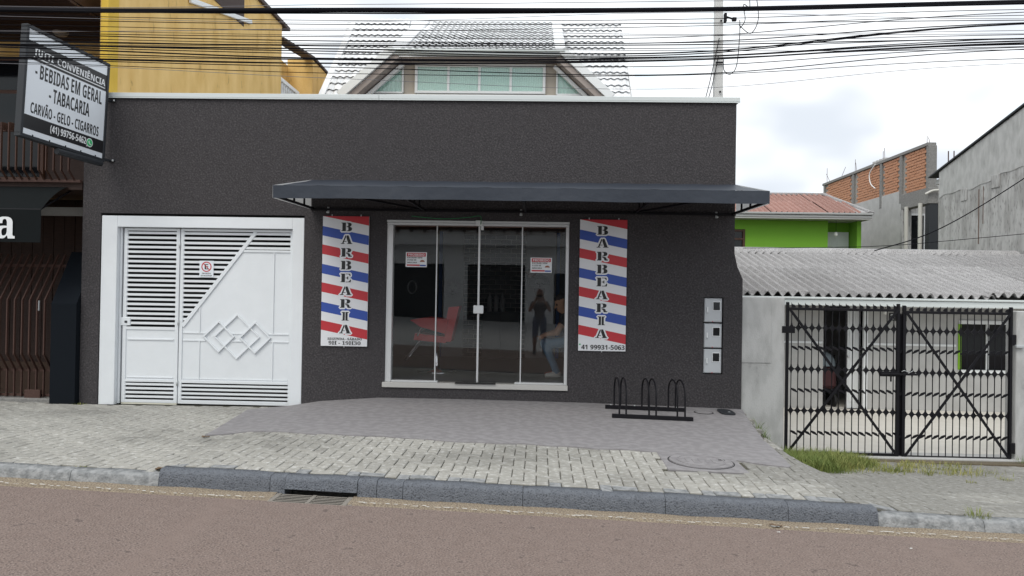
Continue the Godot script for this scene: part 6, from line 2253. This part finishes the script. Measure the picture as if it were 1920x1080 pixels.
# ------------------------------------------------------------ people
func figure(bones: Array, cell: float) -> ArrayMesh:
	# one continuous skin round tapered bones [a, radius, b, radius, colour], meshed as surface nets
	var lo := Vector3.INF
	var hi := -Vector3.INF
	for b in bones:
		for e in [[b[0], b[1]], [b[2], b[3]]]:
			lo = lo.min(e[0] - Vector3.ONE * (e[1] + cell * 4))
			hi = hi.max(e[0] + Vector3.ONE * (e[1] + cell * 4))
	var nx := int((hi.x - lo.x) / cell) + 2
	var ny := int((hi.y - lo.y) / cell) + 2
	var nz := int((hi.z - lo.z) / cell) + 2
	var field := PackedFloat32Array()
	field.resize(nx * ny * nz)
	field.fill(1.0)
	var near := PackedFloat32Array()
	near.resize(nx * ny * nz)
	near.fill(1.0)
	var who := PackedByteArray()
	who.resize(nx * ny * nz)
	for bi in bones.size():
		var b: Array = bones[bi]
		var pa: Vector3 = b[0]
		var pb: Vector3 = b[2]
		var ra: float = b[1]
		var rb: float = b[3]
		var ba := pb - pa
		var l2 := maxf(ba.length_squared(), 1e-9)
		var k := minf(minf(ra, rb) * 0.7, 0.04)
		var r := maxf(ra, rb) + cell * 3.0
		var l := ((pa.min(pb) - Vector3.ONE * r - lo) / cell).floor().max(Vector3.ZERO)
		var h := ((pa.max(pb) + Vector3.ONE * r - lo) / cell).ceil()
		for z in range(int(l.z), mini(int(h.z) + 1, nz)):
			for y in range(int(l.y), mini(int(h.y) + 1, ny)):
				for x in range(int(l.x), mini(int(h.x) + 1, nx)):
					var p := lo + Vector3(x, y, z) * cell
					var t := clampf((p - pa).dot(ba) / l2, 0.0, 1.0)
					var d := p.distance_to(pa + ba * t) - lerpf(ra, rb, t)
					var at := (z * ny + y) * nx + x
					if d < near[at]:
						near[at] = d
						who[at] = bi
					var f := field[at]
					var q := maxf(k - absf(f - d), 0.0) / k
					field[at] = minf(f, d) - q * q * k * 0.25
	var st := SurfaceTool.new()
	st.begin(Mesh.PRIMITIVE_TRIANGLES)
	st.set_smooth_group(0)
	var ids := {}
	var cnt := 0
	var step := [1, nx, nx * ny]
	var offs := []
	for c in 8:
		offs.append((c & 1) + ((c >> 1) & 1) * nx + ((c >> 2) & 1) * nx * ny)
	var edges := [[0, 1], [2, 3], [4, 5], [6, 7], [0, 2], [1, 3], [4, 6], [5, 7], [0, 4], [1, 5], [2, 6], [3, 7]]
	for z in nz - 1:
		for y in ny - 1:
			for x in nx - 1:
				var at := (z * ny + y) * nx + x
				var mask := 0
				for c in 8:
					if field[at + offs[c]] < 0.0:
						mask += 1
				if mask == 0 or mask == 8:
					continue
				var s := Vector3.ZERO
				var n := 0
				for e in edges:
					var f0 := field[at + offs[e[0]]]
					var f1 := field[at + offs[e[1]]]
					if (f0 < 0.0) != (f1 < 0.0):
						var t := f0 / (f0 - f1)
						var c0 := Vector3(e[0] & 1, (e[0] >> 1) & 1, (e[0] >> 2) & 1)
						var c1 := Vector3(e[1] & 1, (e[1] >> 1) & 1, (e[1] >> 2) & 1)
						s += c0.lerp(c1, t)
						n += 1
				st.set_color(bones[who[at]][4])
				st.add_vertex(lo + (Vector3(x, y, z) + s / n) * cell)
				ids[at] = cnt
				cnt += 1
	for at in ids:
		for ax in 3:
			var u: int = step[(ax + 1) % 3]
			var v: int = step[(ax + 2) % 3]
			var f0 := field[at]
			var f1 := field[at + step[ax]]
			if (f0 < 0.0) == (f1 < 0.0):
				continue
			if not (ids.has(at - u) and ids.has(at - v) and ids.has(at - u - v)):
				continue
			var q := [ids[at], ids[at - u], ids[at - u - v], ids[at - v]]
			if f0 < 0.0:
				q.reverse()
			for k in [0, 1, 2, 0, 2, 3]:
				st.add_index(q[k])
	st.generate_normals()
	return st.commit()


func hand(wrist: Vector3, fwd: Vector3, across: Vector3, skin: Color) -> Array:
	# palm, four bent fingers of unequal length and a thumb leaving the side of the palm
	var out := []
	var down := fwd.cross(across).normalized()
	var palm := wrist + fwd * 0.075
	out.append([wrist, 0.024, palm, 0.026, skin])
	out.append([wrist + across * 0.018, 0.018, palm + across * 0.022, 0.017, skin])
	out.append([wrist - across * 0.018, 0.018, palm - across * 0.022, 0.017, skin])
	for k in 4:
		var a := palm + across * (0.027 - 0.018 * k)
		var l: float = [0.06, 0.072, 0.068, 0.05][k]
		var b := a + fwd * l * 0.55 + down * 0.008
		out.append([a, 0.009, b, 0.0085, skin])
		out.append([b, 0.0085, b + fwd * l * 0.3 + down * 0.024, 0.0075, skin])
	var th := wrist + fwd * 0.025 + across * 0.032
	out.append([th, 0.012, th + fwd * 0.035 + across * 0.025, 0.01, skin])
	out.append([th + fwd * 0.035 + across * 0.025, 0.01, th + fwd * 0.06 + across * 0.018, 0.009, skin])
	return out


func head(c: Vector3, fwd: Vector3, up: Vector3, skin: Color, hair: Color) -> Array:
	var r := fwd.cross(up).normalized()
	var out := [
		[c + up * 0.03 - fwd * 0.015, 0.088, c + up * 0.01 + fwd * 0.012, 0.08, skin],
		[c - up * 0.03 + fwd * 0.02, 0.068, c - up * 0.075 + fwd * 0.045, 0.042, skin],
		[c + fwd * 0.092, 0.009, c - up * 0.03 + fwd * 0.112, 0.013, skin],
		[c - up * 0.062 + fwd * 0.092 - r * 0.02, 0.007, c - up * 0.062 + fwd * 0.092 + r * 0.02, 0.007, skin.darkened(0.35)],
		[c + up * 0.07 - fwd * 0.02, 0.082, c - fwd * 0.05, 0.074, hair],
		[c + up * 0.085 + fwd * 0.03, 0.05, c + up * 0.09 - fwd * 0.03, 0.06, hair],
	]
	for s in [-1.0, 1.0]:
		out.append([c + r * s * 0.086 + up * 0.01, 0.014, c + r * s * 0.084 - up * 0.03, 0.011, skin])
		out.append([c + r * s * 0.032 + up * 0.005 + fwd * 0.085, 0.011, c + r * s * 0.04 + up * 0.005 + fwd * 0.082, 0.01, Color(0.05, 0.04, 0.035)])
	return out


func build_people() -> void:
	var skin := Color(0.3, 0.16, 0.1)
	var shirt := Color(0.035, 0.035, 0.04)
	var denim := Color(0.06, 0.09, 0.16)
	var shoe := Color(0.02, 0.02, 0.02)
	var g := road_y(0.0) + 0.01
	# the photographer, standing behind the camera and mirrored in the door glass
	var b := []
	var o := Vector3(0.02, g, 10.98)
	b.append([o + Vector3(-0.07, 0.94, 0), 0.115, o + Vector3(0.07, 0.94, 0), 0.115, denim])
	b.append([o + Vector3(0, 1.0, 0), 0.135, o + Vector3(0, 1.22, 0), 0.14, shirt])
	b.append([o + Vector3(-0.09, 1.3, 0), 0.115, o + Vector3(0.09, 1.3, 0), 0.115, shirt])
	b.append([o + Vector3(0, 1.4, 0.01), 0.062, o + Vector3(0, 1.52, -0.01), 0.052, skin])
	for s in [-1.0, 1.0]:
		var sh := o + Vector3(s * 0.185, 1.38, 0)
		var el := o + Vector3(s * 0.27, 1.2, -0.16)
		var wr := o + Vector3(s * 0.11, 1.47, -0.25)
		b.append([sh, 0.065, sh.lerp(el, 0.55), 0.055, shirt])
		b.append([sh.lerp(el, 0.5), 0.048, el, 0.042, skin])
		b.append([el, 0.042, wr, 0.029, skin])
		var hp := o + Vector3(s * 0.095, 0.9, 0)
		var kn := o + Vector3(s * 0.12, 0.49, -0.01)
		var an := o + Vector3(s * 0.125, 0.09, 0.02)
		b.append([hp, 0.098, hp.lerp(kn, 0.95), 0.08, denim])
		b.append([kn, 0.06, kn.lerp(an, 0.35), 0.058, skin])
		b.append([kn.lerp(an, 0.3), 0.058, an, 0.038, skin])
		b.append([an + Vector3(0, -0.04, 0.02), 0.048, an + Vector3(s * 0.03, -0.05, -0.16), 0.036, shoe])
	b += head(o + Vector3(0, 1.62, -0.03), Vector3.FORWARD, Vector3.UP, skin, Color(0.12, 0.03, 0.025))
	for s in [-1.0, 1.0]:
		b += hand(o + Vector3(s * 0.11, 1.47, -0.25), Vector3(-s * 0.35, 0.75, -0.56).normalized(), Vector3(-s * 0.75, -0.45, -0.2).normalized(), skin)
	var t := thing("person", o, "person in dark shirt and denim shorts raising a phone, mirrored in the door glass", "person")
	var mi := MeshInstance3D.new()
	mi.mesh = figure(b, 0.013)
	put(mi, "body", "figure", t, Vector3.ZERO)
	var ph := thing("phone", Vector3(0.02, 1.53, 10.635), "black phone held up by the person mirrored in the glass", "phone")
	piece("case", "print_black", ph, Vector3(0.02, 1.57, 10.655), Vector3(0.155, 0.075, 0.009), 0.003)
	piece("lens", "dark_glass", ph, Vector3(0.07, 1.585, 10.65), Vector3(0.014, 0.014, 0.003))
	# the person waiting inside
	b = []
	var sk := Color(0.42, 0.24, 0.15)
	var top := Color(0.03, 0.03, 0.035)
	var jean := Color(0.1, 0.2, 0.3)
	o = Vector3(0.0, 0.0, -1.12)
	b.append([o + Vector3(0.5, 0.95, -0.07), 0.115, o + Vector3(0.5, 0.95, 0.07), 0.115, jean])
	b.append([o + Vector3(0.5, 1.02, 0), 0.12, o + Vector3(0.43, 1.2, 0), 0.125, top])
	b.append([o + Vector3(0.41, 1.25, -0.08), 0.1, o + Vector3(0.41, 1.25, 0.08), 0.1, top])
	b.append([o + Vector3(0.4, 1.33, 0), 0.055, o + Vector3(0.36, 1.4, 0), 0.05, sk])
	for s in [-1.0, 1.0]:
		var sh := o + Vector3(0.4, 1.28, s * 0.16)
		var el := o + Vector3(0.27, 1.07, s * 0.2)
		var wr := o + Vector3(0.1, 1.03, s * 0.08)
		b.append([sh, 0.058, sh.lerp(el, 0.4), 0.052, top])
		b.append([sh.lerp(el, 0.3), 0.046, el, 0.042, sk])
		b.append([el, 0.04, wr, 0.028, sk])
		b += hand(wr, Vector3(-0.8, -0.4, -s * 0.4).normalized(), Vector3(-0.2, 0.2, -s * 0.9).normalized(), sk)
		var hp := o + Vector3(0.48, 0.93, s * 0.09)
		var kn := o + Vector3(0.1, 0.9, s * 0.1)
		var an := o + Vector3(0.27, 0.49, s * 0.09)
		b.append([hp, 0.09, kn, 0.068, jean])
		b.append([kn, 0.068, an, 0.05, jean])
		b.append([an + Vector3(0.03, -0.03, 0), 0.045, an + Vector3(-0.14, -0.05, 0), 0.035, Color(0.45, 0.43, 0.4) if s > 0 else Color(0.3, 0.08, 0.06)])
	b += head(o + Vector3(0.33, 1.48, 0), Vector3(-0.94, -0.3, 0.15).normalized(), Vector3(-0.3, 0.95, 0), sk, Color(0.02, 0.015, 0.012))
	t = thing("person", o + Vector3(0.4, 0.4, 0), "person in dark top and blue jeans sitting on the bench inside", "person")
	mi = MeshInstance3D.new()
	mi.mesh = figure(b, 0.013)
	put(mi, "body", "figure", t, Vector3.ZERO)


# ------------------------------------------------------------ grass and small things
func blade(st: SurfaceTool, at: Vector3, h: float, lean: Vector3, w: float, c: Color) -> void:
	var side := lean.cross(Vector3.UP).normalized() * w
	var p1 := at + Vector3.UP * h * 0.55 + lean * 0.3
	var p2 := at + Vector3.UP * h * 0.9 + lean
	st.set_color(c)
	for v in [at - side, at + side, p1 + side * 0.8, at - side, p1 + side * 0.8, p1 - side * 0.8, p1 - side * 0.8, p1 + side * 0.8, p2]:
		st.add_vertex(v)


func blade_colour(dry: float) -> Color:
	var g := Color(0.07, 0.135, 0.022).lerp(Color(0.13, 0.19, 0.04), rng.randf())
	return g.lerp(Color(0.42, 0.37, 0.13), dry * rng.randf_range(0.3, 1.0))


func tuft(st: SurfaceTool, at: Vector3, n: int, r: float, h: float, dry: float, f: Callable) -> void:
	for k in n:
		var a := rng.randf() * TAU
		var d := sqrt(rng.randf()) * r
		var p := at + Vector3(cos(a) * d, 0, sin(a) * d)
		p.y = f.call(p.x, p.z) - 0.012
		var hh := h * rng.randf_range(0.4, 1.0)
		var lean := Vector3(cos(a), 0, sin(a)) * hh * rng.randf_range(0.2, 0.8) + Vector3(rng.randf_range(-0.02, 0.02), 0, rng.randf_range(-0.02, 0.02))
		blade(st, p, hh, lean, rng.randf_range(0.0018, 0.0035), blade_colour(dry))


func build_grass() -> void:
	var st := tool_new()
	var n := FastNoiseLite.new()
	n.seed = 31
	n.frequency = 1.6
	for k in 44000:
		var x := rng.randf_range(2.62, 6.3)
		var z := rng.randf_range(0.16, 1.75)
		var core := 1.0 - smoothstep(0.7, 1.35, absf(x - 3.05) + maxf(z - 0.7, 0.0) * 0.8)
		var thin := (0.36 - smoothstep(4.4, 6.3, x) * 0.6) * (1.0 - smoothstep(0.45, 1.0, absf(z - 0.7)))
		var dens := maxf(core, thin * smoothstep(-0.2, 0.3, n.get_noise_2d(x, z)))
		if rng.randf() > dens or in_ramp(x, z) or (z < 0.95 and x < 3.0 - 0.1 * z):
			continue
		var dry := clampf(0.25 + 0.45 * (x - 3.1) + n.get_noise_2d(x + 40, z) * 0.7, 0.08, 1.0)
		var h := rng.randf_range(0.03, 0.17) * (0.6 + 0.7 * core)
		var a := rng.randf() * TAU
		blade(st, Vector3(x, pave_y(x, z) - 0.016, z), h, Vector3(cos(a), 0, sin(a)) * h * rng.randf_range(0.2, 0.9), rng.randf_range(0.0018, 0.004), blade_colour(dry))
	st.generate_normals()
	var mi := MeshInstance3D.new()
	mi.mesh = st.commit()
	put(mi, "grass", "grass_blade", self, Vector3.ZERO)
	mi.set_meta("kind", "stuff")
	tag(mi, "rough green and straw grass along the foot of the black gate", "grass")
	var spots := [
		[3.36, 4.37, 60, 0.09, 0.09, 0.5, "on the joint of the pale kerb"],
		[4.38, 1.5, 45, 0.06, 0.1, 0.7, "on the pavers facing the black gate"],
		[5.1, 1.72, 40, 0.08, 0.06, 0.8, "on the pavers facing the black gate"],
		[4.55, 2.05, 30, 0.06, 0.05, 0.8, "on the pavers facing the black gate"],
		[3.92, 0.85, 70, 0.1, 0.2, 0.6, "with tall stalks before the meeting gate leaves"],
		[4.05, 1.3, 70, 0.11, 0.12, 0.5, "on the pavers facing the black gate"],
		[6.25, 0.12, 60, 0.1, 0.2, 0.1, "at the foot of the pale gate post"],
		[3.12, 0.12, 50, 0.09, 0.2, 0.2, "in the corner of the grey wall and ramp"],
		[-3.62, 4.35, 30, 0.05, 0.02, 0.8, "low in the kerb joint on the gate side"],
		[-6.12, 0.1, 36, 0.09, 0.05, 0.7, "at the foot of the dark pillar"],
	]
	for s in spots:
		st = tool_new()
		tuft(st, Vector3(s[0], 0, s[1]), s[2], s[3], s[4], s[5], pave_y)
		st.generate_normals()
		mi = MeshInstance3D.new()
		mi.mesh = st.commit()
		put(mi, "grass_tuft", "grass_blade", self, Vector3.ZERO)
		tag(mi, "small tuft of grass " + s[6], "grass", "loose grass tufts")


func build_bits() -> void:
	# dry leaves and scraps
	var items := [
		[1.76, 4.66, 0.045, "leaf_dry", "dry_leaf", "curled dry leaf lying against the painted kerb"],
		[1.72, 4.84, 0.012, "paper_white", "paper_scrap", "small white scrap of paper on the asphalt"],
		[-3.98, 4.98, 0.012, "paper_white", "paper_scrap", "small white scrap of paper on the asphalt"],
		[2.55, 5.05, 0.009, "paper_white", "paper_scrap", "small white scrap of paper on the asphalt"],
		[-3.3, 2.72, 0.04, "leaf_dry", "dry_leaf", "flat dry leaf at the pointed end of the ramp"],
		[-2.98, 4.33, 0.05, "leaf_dry", "dry_leaf", "dry leaf where the painted kerb begins"],
	]
	for e in items:
		var st := tool_new(false)
		var y: float = road_y(e[0]) + 0.006 + (0.008 if e[1] > 4.72 else 0.0) if e[1] > KERB_BACK else pave_y(e[0], e[1]) + 0.004
		if e[1] > KERB_BACK - 0.06 and e[1] < KERB_FRONT:
			y = road_y(e[0]) + 0.095
		var pts := []
		for k in 9:
			var a := TAU * k / 9.0
			pts.append(Vector3(e[0] + cos(a) * e[2] * rng.randf_range(0.8, 1.3), y + rng.randf_range(0.0, 0.35) * e[2], e[1] + sin(a) * e[2] * 0.55))
		for k in 9:
			tri(st, Vector3(e[0], y + 0.004, e[1]), pts[k], pts[(k + 1) % 9], Vector3.UP)
			tri(st, Vector3(e[0], y + 0.002, e[1]), pts[k] - Vector3(0, 0.002, 0), pts[(k + 1) % 9] - Vector3(0, 0.002, 0), Vector3.DOWN)
		var o := add(st, e[4], e[3])
		tag(o, e[5], "leaf" if e[3] == "leaf_dry" else "litter", "paper scraps on the road" if e[3] == "paper_white" else "")
